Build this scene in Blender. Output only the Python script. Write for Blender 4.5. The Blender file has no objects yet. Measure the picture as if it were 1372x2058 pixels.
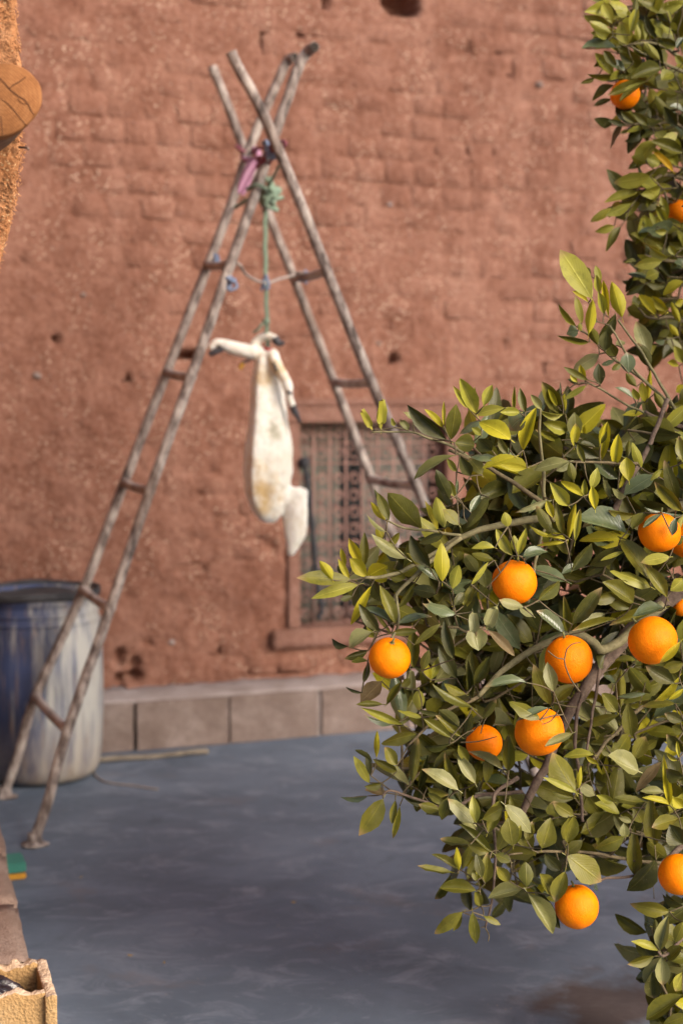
import bpy, bmesh, math, random
from mathutils import Vector, Matrix, noise
R = math.radians
rnd = random.Random(7)
scene = bpy.context.scene
C = scene.collection

# ------------------------------------------------------------------ camera
CAM_H, FPX, PITCH = 1.38, 2858.0, math.atan((1029 - 805) / 2858.0)
CAM = Vector((0, 0, CAM_H))
cd = bpy.data.cameras.new('camera')
cam = bpy.data.objects.new('camera', cd); C.objects.link(cam)
cam.location = CAM
cam.rotation_euler = (R(90) - PITCH, 0, 0)
cd.sensor_fit = 'VERTICAL'; cd.sensor_height = 36.0; cd.sensor_width = 24.0; cd.lens = 50.0
cd.clip_start = 0.05; cd.clip_end = 500
cd.dof.use_dof = True; cd.dof.focus_distance = 2.62; cd.dof.aperture_fstop = 2.5; cd.dof.aperture_blades = 9
scene.camera = cam

# ------------------------------------------------------------------ sky, sun, exposure
SUN_FROM = Vector((0.66, -0.58, 0.47)).normalized()
w = bpy.data.worlds.new('World'); scene.world = w; w.use_nodes = True
wn = w.node_tree.nodes; wl = w.node_tree.links
bg = wn['Background']
sky = wn.new('ShaderNodeTexSky'); sky.sky_type = 'NISHITA'; sky.sun_disc = False
sky.sun_elevation = math.asin(SUN_FROM.z); sky.sun_rotation = math.atan2(SUN_FROM.x, SUN_FROM.y)
sky.air_density = 1.0; sky.dust_density = 3.0; sky.ozone_density = 1.0
wl.new(sky.outputs[0], bg.inputs[0]); bg.inputs[1].default_value = 0.09
sd = bpy.data.lights.new('sun', 'SUN'); sd.energy = 2.3; sd.angle = R(34); sd.color = (1.0, 0.91, 0.78)
sun = bpy.data.objects.new('sun', sd); C.objects.link(sun)
sun.rotation_euler = (-SUN_FROM).to_track_quat('-Z', 'Y').to_euler()
vs = scene.view_settings
vs.view_transform = 'Standard'; vs.look = 'None'; vs.gamma = 1.0; vs.use_curve_mapping = False
vs.exposure = 1.12
scene.cycles.use_denoising = True
scene.cycles.max_bounces = 4; scene.cycles.diffuse_bounces = 2; scene.cycles.glossy_bounces = 2; scene.cycles.transmission_bounces = 3
scene.cycles.use_adaptive_sampling = True; scene.cycles.adaptive_threshold = 0.02
scene.render.use_persistent_data = False

# ------------------------------------------------------------------ measuring helpers (photo pixel + real distance -> place)
UPV = Vector((0, math.sin(PITCH), math.cos(PITCH))); FWD = Vector((0, math.cos(PITCH), -math.sin(PITCH)))
def ray(px, py): return FWD * FPX + Vector((1, 0, 0)) * (px - 686) + UPV * (1029 - py)
def at(px, py, Y):
    d = ray(px, py); return CAM + d * (Y / d.y)
def on_z(px, py, z=0.0):
    d = ray(px, py); return CAM + d * ((z - CAM_H) / d.z)
def proj(p):
    q = Vector(p) - CAM; f = q.dot(FWD)
    return 686 + q.x / f * FPX, 1029 - q.dot(UPV) / f * FPX
P1 = on_z(270, 1510); P2 = on_z(700, 1475)
U = (P2 - P1).normalized(); N = Vector((U.y, -U.x, 0))     # U along the back wall, N out of it towards the yard
ANG = math.atan2(U.y, U.x)
LEDGE = 0.20                                                # block ledge depth
def W(s, n, z): return P1 + U * s + N * (n - LEDGE) + Vector((0, 0, z))
def on_wall(px, py, n=0.0):
    d = ray(px, py); o = P1 + N * (n - LEDGE)
    t = (o - CAM).dot(N) / d.dot(N); q = CAM + d * t - P1
    return q.dot(U), q.z

# ------------------------------------------------------------------ object helpers
def new_obj(name, me, parent=None, mats=()):
    o = bpy.data.objects.new(name, me); C.objects.link(o)
    if me is not None:
        for m in mats: me.materials.append(m)
    if parent is not None: o.parent = parent
    return o
def bm_obj(name, bm, m, parent=None, smooth=True):
    me = bpy.data.meshes.new(name); bm.to_mesh(me); bm.free()
    if smooth: me.shade_smooth()
    return new_obj(name, me, parent, [m] if not isinstance(m, (list, tuple)) else m)
def tag(o, label, cat=None, group=None, kind=None):
    if label: o['label'] = label
    if cat: o['category'] = cat
    if group: o['group'] = group
    if kind: o['kind'] = kind
    return o
def thing(name, label, cat, loc=(0, 0, 0), rz=0, group=None):
    o = bpy.data.objects.new(name, None); C.objects.link(o); o.empty_display_size = 0.1
    o.location = loc; o.rotation_euler = (0, 0, rz)
    return tag(o, label, cat, group)
def keep(o, parent):          # parent, keeping world coordinates of the mesh
    o.parent = parent
    o.matrix_parent_inverse = Matrix.LocRotScale(parent.location, parent.rotation_euler, None).inverted()
    return o
def catmull(pts, sub=4):
    P = [Vector(p) for p in pts]
    if len(P) < 3 or sub <= 1: return P
    out = []
    for i in range(len(P) - 1):
        a, b, c, d = P[max(i-1, 0)], P[i], P[i+1], P[min(i+2, len(P)-1)]
        for k in range(sub):
            t = k / sub
            out.append(0.5 * ((2*b) + (c-a)*t + (2*a-5*b+4*c-d)*t*t + (3*b-a-3*c+d)*t**3))
    out.append(P[-1]); return out
def tube(bm, pts, r, n=8, caps=True, lump=0.0, seed=0):
    pts = [Vector(p) for p in pts]; m = len(pts)
    rad = (lambda i: r[0] + (r[1]-r[0]) * i/(m-1)) if isinstance(r, (tuple, list)) and len(r) == 2 else ((lambda i: r[i]) if isinstance(r, (list, tuple)) else (lambda i: r))
    rings = []; prev = None
    for i, p in enumerate(pts):
        t = (pts[min(i+1, m-1)] - pts[max(i-1, 0)]).normalized()
        if prev is None:
            a = t.cross(Vector((0, 0, 1)))
            if a.length < 1e-3: a = t.cross(Vector((1, 0, 0)))
        else:
            a = prev - t * prev.dot(t)
        a.normalize(); prev = a; b = t.cross(a)
        ring = []
        for k in range(n):
            th = 2*math.pi*k/n; dv = a*math.cos(th) + b*math.sin(th)
            rr = rad(i)
            if lump: rr *= 1 + lump * noise.noise((p + dv*rr) * 45 + Vector((seed, 0, 0)))
            ring.append(bm.verts.new(p + dv*rr))
        rings.append(ring)
    for i in range(m-1):
        for k in range(n):
            bm.faces.new((rings[i][k], rings[i][(k+1) % n], rings[i+1][(k+1) % n], rings[i+1][k]))
    if caps:
        bm.faces.new(list(reversed(rings[0]))); bm.faces.new(rings[-1])
    return rings
def box(bm, o, ax, ay, az):
    """box from corner o with edge vectors"""
    o = Vector(o); v = [bm.verts.new(o + ax*i + ay*j + az*k) for k in (0, 1) for j in (0, 1) for i in (0, 1)]
    fs = [(0, 2, 3, 1), (4, 5, 7, 6), (0, 1, 5, 4), (2, 6, 7, 3), (0, 4, 6, 2), (1, 3, 7, 5)]
    r = [bm.faces.new([v[i] for i in f]) for f in fs]
    return v, r
def finish(bm): bmesh.ops.recalc_face_normals(bm, faces=bm.faces[:])
def fbm(p, s=1.0, oct=3):
    v = 0; a = 1
    for i in range(oct):
        v += a * noise.noise(Vector(p) * s); s *= 2.1; a *= 0.5
    return v

# ------------------------------------------------------------------ materials
class NT:
    def __init__(s, name):
        s.m = bpy.data.materials.new(name); s.m.use_nodes = True
        s.t = s.m.node_tree; s.n = s.t.nodes; s.l = s.t.links
        s.b = s.n['Principled BSDF']; s.out = s.n['Material Output']
        s.geo = s.n.new('ShaderNodeNewGeometry'); s.tc = s.n.new('ShaderNodeTexCoord'); s.oi = s.n.new('ShaderNodeObjectInfo')
    def put(s, sock, v):
        if hasattr(v, 'is_output') or isinstance(v, bpy.types.NodeSocket): s.l.new(v, sock)
        else: sock.default_value = v
    def pos(s, scale=(1, 1, 1), coord=None):
        mp = s.n.new('ShaderNodeMapping'); mp.inputs['Scale'].default_value = scale
        s.l.new(coord or s.geo.outputs['Position'], mp.inputs[0]); return mp.outputs[0]
    def noise(s, scale, detail=4, rough=0.55, vec=None, dist=0.0):
        x = s.n.new('ShaderNodeTexNoise'); x.inputs['Scale'].default_value = scale; x.inputs['Detail'].default_value = detail
        x.inputs['Roughness'].default_value = rough; x.inputs['Distortion'].default_value = dist
        s.l.new(vec or s.geo.outputs['Position'], x.inputs['Vector']); return x.outputs['Fac']
    def voro(s, scale, vec=None, feat='F1', out='Distance'):
        x = s.n.new('ShaderNodeTexVoronoi'); x.feature = feat; x.inputs['Scale'].default_value = scale
        s.l.new(vec or s.geo.outputs['Position'], x.inputs['Vector']); return x.outputs[out]
    def ramp(s, fac, stops, interp='LINEAR'):
        x = s.n.new('ShaderNodeValToRGB'); e = x.color_ramp.elements; x.color_ramp.interpolation = interp
        while len(e) < len(stops): e.new(0.5)
        for el, (p, c) in zip(e, stops):
            el.position = p; el.color = (*c, 1) if len(c) == 3 else c
        s.l.new(fac, x.inputs[0]); return x.outputs[0]
    def rng(s, fac, a, b, c=0.0, d=1.0):
        x = s.n.new('ShaderNodeMapRange'); x.inputs[1].default_value = a; x.inputs[2].default_value = b
        x.inputs[3].default_value = c; x.inputs[4].default_value = d; s.l.new(fac, x.inputs[0]); return x.outputs[0]
    def mix(s, fac, a, b, mode='MIX'):
        x = s.n.new('ShaderNodeMix'); x.data_type = 'RGBA'; x.blend_type = mode
        s.put(x.inputs['Factor'], fac)
        for sock, v in ((x.inputs[6], a), (x.inputs[7], b)):
            if isinstance(v, tuple): v = (*v, 1) if len(v) == 3 else v
            s.put(sock, v)
        return x.outputs[2]
    def math(s, op, a, b=0.0):
        x = s.n.new('ShaderNodeMath'); x.operation = op; s.put(x.inputs[0], a); s.put(x.inputs[1], b); return x.outputs[0]
    def sep(s, vec):
        x = s.n.new('ShaderNodeSeparateXYZ'); s.l.new(vec, x.inputs[0]); return x.outputs
    def bump(s, h, strength=0.5, dist=0.01, prev=None):
        x = s.n.new('ShaderNodeBump'); x.inputs['Strength'].default_value = strength; x.inputs['Distance'].default_value = dist
        s.l.new(h, x.inputs['Height'])
        if prev is not None: s.l.new(prev, x.inputs['Normal'])
        return x.outputs[0]
    def done(s, col=None, rough=None, normal=None, spec=None):
        if col is not None: s.put(s.b.inputs['Base Color'], (*col, 1) if isinstance(col, tuple) and len(col) == 3 else col)
        if rough is not None: s.put(s.b.inputs['Roughness'], rough)
        if normal is not None: s.l.new(normal, s.b.inputs['Normal'])
        if spec is not None: s.put(s.b.inputs['Specular IOR Level'], spec)
        return s.m

def mat_mud(name, base, dark, pale, straw=0.5, brick=False):
    k = NT(name)
    c = k.ramp(k.noise(4.0, 4, 0.7), [(0.3, dark), (0.55, base), (0.75, pale)])
    f = k.noise(30, 4, 0.7)
    c = k.mix(k.rng(f, 0.44, 0.68, 0.0, 0.6), c, pale)
    c = k.mix(k.rng(f, 0.46, 0.28, 0.0, 0.75), c, dark)
    if brick:
        c = k.mix(k.rng(k.oi.outputs['Random'], 0, 1, 0.0, 0.3), c, dark)
    c = k.mix(k.rng(k.noise(7, 3, 0.6, k.pos((1, 1, 0.10))), 0.52, 0.72, 0, 0.4), c, tuple(x*1.05 for x in pale))
    sp = k.voro(42, k.pos((1, 1, 2.0)))
    spm = k.math('MULTIPLY', k.rng(sp, 0.14, 0.24, 1, 0), k.rng(k.noise(6, 2), 0.42, 0.60))
    c = k.mix(k.math('MULTIPLY', spm, straw), c, (0.66, 0.50, 0.40))
    st = k.voro(24)
    c = k.mix(k.rng(st, 0.06, 0.10, straw*.7, 0), c, (0.17, 0.14, 0.15))
    return k.done(c, 0.95, k.bump(k.noise(55, 4, 0.7), 1.0, 0.014), 0.1)
M = {}
M['mud'] = mat_mud('mud_plaster', (0.214, 0.099, 0.070), (0.140, 0.059, 0.039), (0.29, 0.153, 0.117), 0.9)
M['mudbrick'] = mat_mud('mud_brick', (0.224, 0.106, 0.076), (0.148, 0.064, 0.044), (0.305, 0.163, 0.125), 1.0, True)
M['window_clay'] = mat_mud('window_surround_paint', (0.215, 0.112, 0.087), (0.165, 0.082, 0.062), (0.26, 0.148, 0.122), 0.1)

def mat_straw_mud():
    k = NT('straw_mud')
    c = k.ramp(k.noise(14, 5, 0.65), [(0.25, (0.31, 0.125, 0.052)), (0.5, (0.42, 0.19, 0.085)), (0.75, (0.55, 0.30, 0.165))])
    sp = k.voro(95, k.pos((1, 1, 1.6)))
    c = k.mix(k.math('MULTIPLY', k.rng(sp, 0.12, 0.3, 1, 0), k.rng(k.noise(12, 2), 0.4, 0.6)), c, (0.74, 0.50, 0.28))
    h = k.math('ADD', k.noise(60, 5, 0.7), k.math('MULTIPLY', k.voro(140), 0.7))
    return k.done(c, 0.95, k.bump(h, 0.6, 0.006), 0.1)
M['straw_mud'] = mat_straw_mud()

def mat_wood_end():
    k = NT('beam_wood')
    o = k.sep(k.tc.outputs['Object'])
    vec = k.tc.outputs['Object']
    d = k.math('SQRT', k.math('ADD', k.math('MULTIPLY', o[0], o[0]), k.math('MULTIPLY', o[2], o[2])))
    rings = k.math('SINE', k.math('ADD', k.math('MULTIPLY', d, 900), k.math('MULTIPLY', k.noise(18, 3, vec=vec), 9)))
    c = k.ramp(k.noise(26, 6, 0.7, vec=vec), [(0.3, (0.17, 0.068, 0.026)), (0.5, (0.28, 0.115, 0.044)), (0.75, (0.36, 0.165, 0.070))])
    c = k.mix(k.rng(rings, 0.0, 1, 0, 0.35), c, (0.20, 0.080, 0.030))
    wv = k.n.new('ShaderNodeTexWave'); wv.inputs['Scale'].default_value = 120; wv.inputs['Distortion'].default_value = 2
    wv.bands_direction = 'DIAGONAL'; k.l.new(vec, wv.inputs['Vector'])
    h = k.math('ADD', wv.outputs['Fac'], k.noise(160, 3, vec=vec))
    return k.done(c, 0.85, k.bump(h, 0.18, 0.002), 0.12)
M['beam'] = mat_wood_end()
k = NT('beam_bark'); M['bark_beam'] = k.done(k.ramp(k.noise(40, 5), [(0.3, (0.13, 0.07, 0.04)), (0.7, (0.30, 0.18, 0.11))]), 0.9, k.bump(k.noise(90, 5), 0.6, 0.006))
k = NT('dark_crack'); M['crack'] = k.done((0.10, 0.035, 0.012), 0.95)

def mat_floor():
    k = NT('polished_cement')
    v = k.pos((1, 1, 1))
    rot = k.n.new('ShaderNodeMapping'); rot.inputs['Rotation'].default_value = (0, 0, 0.12); rot.inputs['Scale'].default_value = (1.0, 1.35, 1)
    k.l.new(k.geo.outputs['Position'], rot.inputs[0]); v = rot.outputs[0]
    a = k.noise(1.7, 6, 0.62, v, 0.6); b = k.noise(6.5, 6, 0.65, v, 0.8); c3 = k.noise(24, 5, 0.6, v)
    c = k.ramp(a, [(0.25, (0.070, 0.092, 0.128)), (0.5, (0.108, 0.138, 0.188)), (0.75, (0.160, 0.196, 0.258))])
    c = k.mix(k.rng(b, 0.52, 0.78, 0, 0.8), c, (0.24, 0.275, 0.345))
    c = k.mix(k.rng(b, 0.40, 0.22, 0, 0.45), c, (0.055, 0.064, 0.083))
    c = k.mix(k.rng(k.noise(2.6, 5, 0.6, v, 0.5), 0.60, 0.74, 0, 0.35), c, (0.18, 0.125, 0.11))
    c = k.mix(k.rng(c3, 0.60, 0.75, 0, 0.5), c, (0.20, 0.225, 0.28))
    spk = k.voro(30, k.pos((1, 1, 0.01)))
    c = k.mix(k.math('MULTIPLY', k.rng(spk, 0.05, 0.09, 0.7, 0), k.rng(k.noise(3.7, 2), 0.5, 0.62)), c, (0.33, 0.27, 0.22))
    scv = k.n.new('ShaderNodeMapping'); scv.inputs['Rotation'].default_value = (0, 0, 0.5); scv.inputs['Scale'].default_value = (1.2, 9, 1); k.l.new(k.geo.outputs['Position'], scv.inputs[0])
    c = k.mix(k.rng(k.noise(6, 5, 0.7, scv.outputs[0]), 0.63, 0.74, 0, 0.5), c, (0.27, 0.29, 0.33))
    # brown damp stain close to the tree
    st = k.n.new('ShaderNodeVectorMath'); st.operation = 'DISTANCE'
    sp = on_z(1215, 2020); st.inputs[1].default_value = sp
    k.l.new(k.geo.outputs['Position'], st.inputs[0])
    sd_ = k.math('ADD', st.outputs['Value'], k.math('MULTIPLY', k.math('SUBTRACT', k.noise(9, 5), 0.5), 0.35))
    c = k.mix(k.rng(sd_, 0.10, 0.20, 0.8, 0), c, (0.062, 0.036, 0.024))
    # scratch marks
    r = k.rng(b, 0.3, 0.7, 0.78, 0.55)
    h = k.math('ADD', k.noise(5, 4, 0.5, v), k.math('MULTIPLY', k.noise(60, 3), 0.05))
    return k.done(c, r, k.bump(h, 0.2, 0.02), 0.4)
M['floor'] = mat_floor()

def mat_block(name, a, b, c_):
    k = NT(name)
    c = k.ramp(k.noise(7, 5, 0.6), [(0.3, a), (0.55, b), (0.75, c_)])
    c = k.mix(k.rng(k.noise(70, 3), 0.45, 0.7, 0, 0.5), c, a)
    c = k.mix(k.rng(k.oi.outputs['Random'], 0, 1, 0, 0.3), c, a)
    h = k.math('ADD', k.noise(120, 4, 0.7), k.math('MULTIPLY', k.voro(160), 0.6))
    return k.done(c, 0.95, k.bump(h, 0.7, 0.006), 0.15)
M['block'] = mat_block('cement_block', (0.150, 0.108, 0.094), (0.225, 0.172, 0.156), (0.32, 0.26, 0.245))
M['mortar'] = mat_block('pale_mortar', (0.24, 0.195, 0.185), (0.34, 0.29, 0.285), (0.44, 0.39, 0.39))
M['kerb'] = mat_block('kerb_block', (0.19, 0.125, 0.10), (0.28, 0.20, 0.168), (0.37, 0.285, 0.245))
M['yblock'] = mat_block('ochre_block', (0.34, 0.20, 0.085), (0.43, 0.27, 0.125), (0.47, 0.33, 0.19))
M['yblock_rim'] = mat_block('ochre_block_rim', (0.50, 0.34, 0.22), (0.62, 0.47, 0.36), (0.70, 0.58, 0.48))

def mat_pipe():
    k = NT('cement_crusted_pipe')
    v = k.pos((1, 1, 0.45))
    f = k.noise(30, 5, 0.65, v)
    c = k.ramp(f, [(0.34, (0.065, 0.050, 0.047)), (0.45, (0.17, 0.135, 0.125)), (0.54, (0.31, 0.262, 0.245)), (0.70, (0.47, 0.415, 0.38))])
    c = k.mix(k.rng(k.noise(6, 3), 0.5, 0.68, 0, 0.6), c, (0.16, 0.112, 0.092))
    return k.done(c, 0.85, k.bump(f, 0.8, 0.006), 0.25)
M['pipe'] = mat_pipe()
k = NT('crusted_rung'); f = k.noise(7, 3); g = k.noise(70, 3, 0.6)
c = k.ramp(f, [(0.35, (0.19, 0.145, 0.135)), (0.5, (0.38, 0.32, 0.30)), (0.65, (0.50, 0.44, 0.41))]); c = k.mix(k.rng(g, 0.5, 0.7, 0, 0.35), c, (0.12, 0.085, 0.075))
M['rung'] = k.done(c, 0.85, k.bump(g, 0.4, 0.004), 0.25)
k = NT('pipe_hollow_shade'); M['hollow'] = k.done((0.02, 0.013, 0.01), 0.95)

def mat_barrel():
    k = NT('limewashed_blue_plastic')
    o = k.sep(k.tc.outputs['Object'])
    v = k.pos((9, 9, 0.9), k.tc.outputs['Object'])
    st = k.noise(2.6, 5, 0.65, v, 0.2)
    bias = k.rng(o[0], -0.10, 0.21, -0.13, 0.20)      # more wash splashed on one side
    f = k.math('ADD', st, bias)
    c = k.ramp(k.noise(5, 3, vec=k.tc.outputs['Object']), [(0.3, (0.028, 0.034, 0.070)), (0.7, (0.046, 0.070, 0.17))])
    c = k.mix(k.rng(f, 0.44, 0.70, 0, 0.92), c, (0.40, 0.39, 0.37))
    c = k.mix(k.math('MULTIPLY', k.rng(o[2], 0.24, 0.02, 0, 0.85), k.rng(k.noise(10, 4, vec=k.tc.outputs['Object']), 0.2, 0.7)), c, (0.30, 0.235, 0.175))
    v2 = k.pos((22, 22, 2.0), k.tc.outputs['Object'])
    c = k.mix(k.rng(k.noise(3, 4, 0.6, v2), 0.56, 0.7, 0, 0.7), c, (0.20, 0.14, 0.11))
    return k.done(c, 0.55, k.bump(st, 0.25, 0.004), 0.4)
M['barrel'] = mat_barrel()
k = NT('barrel_rim'); M['rim'] = k.done(k.ramp(k.noise(14, 4), [(0.35, (0.018, 0.018, 0.022)), (0.6, (0.04, 0.04, 0.048)), (0.8, (0.15, 0.13, 0.115))]), 0.8, k.bump(k.noise(50, 3), 0.3, 0.004))

def mat_skin():
    k = NT('tanned_goatskin')
    o = k.sep(k.tc.outputs['Object'])
    oc = k.tc.outputs['Object']
    c = k.ramp(k.noise(9, 4, 0.55, oc), [(0.3, (0.78, 0.73, 0.63)), (0.5, (0.86, 0.83, 0.77)), (0.7, (0.90, 0.88, 0.84))])
    stv = k.pos((1, 1, 0.6), oc)
    c = k.mix(k.rng(k.noise(8.5, 5, 0.7, stv, 0.3), 0.58, 0.74, 0, 0.5), c, (0.70, 0.55, 0.33))
    c = k.mix(k.rng(k.noise(70, 4, 0.6, oc), 0.5, 0.75, 0, 0.35), c, (0.60, 0.45, 0.26))
    c = k.mix(k.math('MULTIPLY', k.rng(k.noise(18, 4, 0.6, oc), 0.62, 0.70), 0.35), c, (0.30, 0.30, 0.22))
    for (px_, py_, rr_, cc_, am_) in ((533, 752, .035, (0.60, 0.40, 0.16), .8), (560, 745, .03, (0.62, 0.44, 0.2), .6), (530, 985, .04, (0.55, 0.36, 0.14), .9), (535, 1025, .03, (0.58, 0.40, 0.18), .7), (552, 862, .022, (0.36, 0.34, 0.22), .7), (512, 930, .02, (0.60, 0.42, 0.2), .6), (522, 708, .03, (0.62, 0.45, 0.22), .6)):
        dn = k.n.new('ShaderNodeVectorMath'); dn.operation = 'DISTANCE'; dn.inputs[1].default_value = at(px_, py_, 4.80 - .07); k.l.new(oc, dn.inputs[0])
        dd = k.math('ADD', dn.outputs['Value'], k.math('MULTIPLY', k.math('SUBTRACT', k.noise(28, 5, .7, vec=oc), .5), .16))
        c = k.mix(k.rng(dd, rr_*.3, rr_*1.8, am_, 0), c, cc_)
    h = k.math('ADD', k.noise(16, 4, 0.6, oc), k.math('MULTIPLY', k.noise(150, 3, vec=oc), 0.12))
    m = k.done(c, 0.55, k.bump(h, 0.35, 0.012), 0.35)
    k.b.inputs['Subsurface Weight'].default_value = 0.12
    k.b.inputs['Subsurface Radius'].default_value = (0.02, 0.012, 0.006)
    return m
M['goatskin'] = mat_skin()
k = NT('dark_hoof'); M['hoof'] = k.done(k.ramp(k.noise(40, 3), [(0.3, (0.015, 0.015, 0.022)), (0.7, (0.07, 0.065, 0.075))]), 0.55)
k = NT('red_tie'); M['red'] = k.done((0.35, 0.03, 0.03), 0.8)
k = NT('ochre_tuft'); M['ochre'] = k.done((0.48, 0.25, 0.04), 0.85)
def cloth(name, a, b, sc=120):
    k = NT(name); f = k.noise(sc, 3); return k.done(k.mix(f, a, b), 0.9, k.bump(f, 0.5, 0.003), 0.15)
M['green_rope'] = cloth('green_rope', (0.11, 0.16, 0.12), (0.26, 0.34, 0.265))
M['purple'] = cloth('purple_cloth', (0.30, 0.135, 0.235), (0.46, 0.27, 0.38), 30)
M['blue_string'] = cloth('blue_string', (0.09, 0.13, 0.24), (0.27, 0.33, 0.45))
M['grey_string'] = cloth('grey_string', (0.25, 0.21, 0.19), (0.38, 0.33, 0.31))
M['red_string'] = cloth('red_string', (0.20, 0.045, 0.045), (0.20, 0.09, 0.14))
M['iron'] = cloth('clay_painted_iron', (0.23, 0.125, 0.105), (0.34, 0.20, 0.175), 60)
k = NT('black_hose'); M['strap'] = k.done((0.018, 0.018, 0.024), 0.6, k.bump(k.math('SINE', k.math('MULTIPLY', k.sep(k.geo.outputs['Position'])[2], 600)), 0.6, 0.003))
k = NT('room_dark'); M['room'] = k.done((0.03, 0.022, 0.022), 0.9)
def mat_curtain():
    k = NT('floral_curtain')
    f = k.voro(22, k.pos((1, 1, 1))); n = k.noise(14, 4)
    c = k.ramp(n, [(0.3, (0.12, 0.11, 0.096)), (0.7, (0.20, 0.18, 0.155))])
    c = k.mix(k.math('MULTIPLY', k.rng(f, 0.18, 0.32, 1, 0), 0.6), c, (0.24, 0.10, 0.09))
    c = k.mix(k.math('MULTIPLY', k.rng(k.voro(15), 0.14, 0.3, 1, 0), 0.55), c, (0.10, 0.16, 0.12))
    return k.done(c, 0.9, None, 0.1)
M['curtain'] = mat_curtain()
k = NT('window_pane'); gl = k.n.new('ShaderNodeBsdfGlossy'); gl.inputs['Roughness'].default_value = 0.08
tp = k.n.new('ShaderNodeBsdfTransparent'); fr = k.n.new('ShaderNodeFresnel'); fr.inputs[0].default_value = 1.35; ms = k.n.new('ShaderNodeMixShader')
k.l.new(fr.outputs[0], ms.inputs[0]); k.l.new(tp.outputs[0], ms.inputs[1]); k.l.new(gl.outputs[0], ms.inputs[2]); k.l.new(ms.outputs[0], k.out.inputs[0]); m_ = k.m
M['glass'] = m_
k = NT('cane_wood'); M['cane'] = k.done(k.ramp(k.noise(30, 3), [(0.3, (0.10, 0.08, 0.062)), (0.7, (0.22, 0.18, 0.14))]), 0.7)
k = NT('sponge_green'); M['sp_green'] = k.done((0.045, 0.20, 0.16), 0.95, k.bump(k.voro(250), 0.8, 0.004))
k = NT('sponge_yellow'); M['sp_yellow'] = k.done((0.55, 0.27, 0.03), 0.95, k.bump(k.voro(250), 0.8, 0.004))
k = NT('black_plastic'); M['bag'] = k.done(k.ramp(k.noise(25, 3), [(0.35, (0.014, 0.009, 0.010)), (0.7, (0.05, 0.03, 0.034))]), 0.28, k.bump(k.noise(45, 4, 0.6), 0.6, 0.01), 0.7)
k = NT('nail_steel'); M['nail'] = k.done((0.20, 0.12, 0.09), 0.5)
M['litter'] = cloth('dry_leaf', (0.30, 0.16, 0.05), (0.50, 0.36, 0.10))
M['litter2'] = cloth('brick_crumb', (0.34, 0.12, 0.06), (0.45, 0.30, 0.22))

def mat_orange():
    k = NT('orange_peel')
    oc = k.tc.outputs['Object']
    c = k.ramp(k.noise(2.2, 3, 0.5, oc), [(0.3, (0.90, 0.195, 0.0)), (0.7, (0.98, 0.255, 0.0)) ])
    c = k.mix(k.rng(k.oi.outputs['Random'], 0, 1, 0, 0.4), c, (0.85, 0.17, 0.002))
    h = k.math('ADD', k.voro(22, oc), k.math('MULTIPLY', k.noise(9, 3, vec=oc), 0.8))
    m = k.done(c, 0.45, k.bump(h, 0.2, 0.03), 0.15)
    k.b.inputs['Subsurface Weight'].default_value = 0.0
    k.b.inputs['Subsurface Radius'].default_value = (0.006, 0.003, 0.001)
    return m
M['orange'] = mat_orange()
k = NT('green_calyx'); M['calyx'] = k.done((0.16, 0.15, 0.045), 0.8)
k = NT('tree_bark'); f = k.noise(60, 5, 0.65)
M['bark'] = k.done(k.ramp(f, [(0.3, (0.055, 0.033, 0.024)), (0.6, (0.14, 0.095, 0.07)), (0.8, (0.22, 0.16, 0.12))]), 0.9, k.bump(f, 0.7, 0.004))
k = NT('green_branch'); f = k.noise(60, 5, 0.65)
M['greenwood'] = k.done(k.ramp(f, [(0.3, (0.10, 0.085, 0.035)), (0.6, (0.20, 0.17, 0.085)), (0.8, (0.28, 0.23, 0.14))]), 0.8, k.bump(f, 0.5, 0.003))
k = NT('brown_twig'); f = k.noise(90, 4, 0.65)
M['twig'] = k.done(k.ramp(f, [(0.3, (0.06, 0.042, 0.022)), (0.7, (0.16, 0.12, 0.06))]), 0.85)

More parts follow.
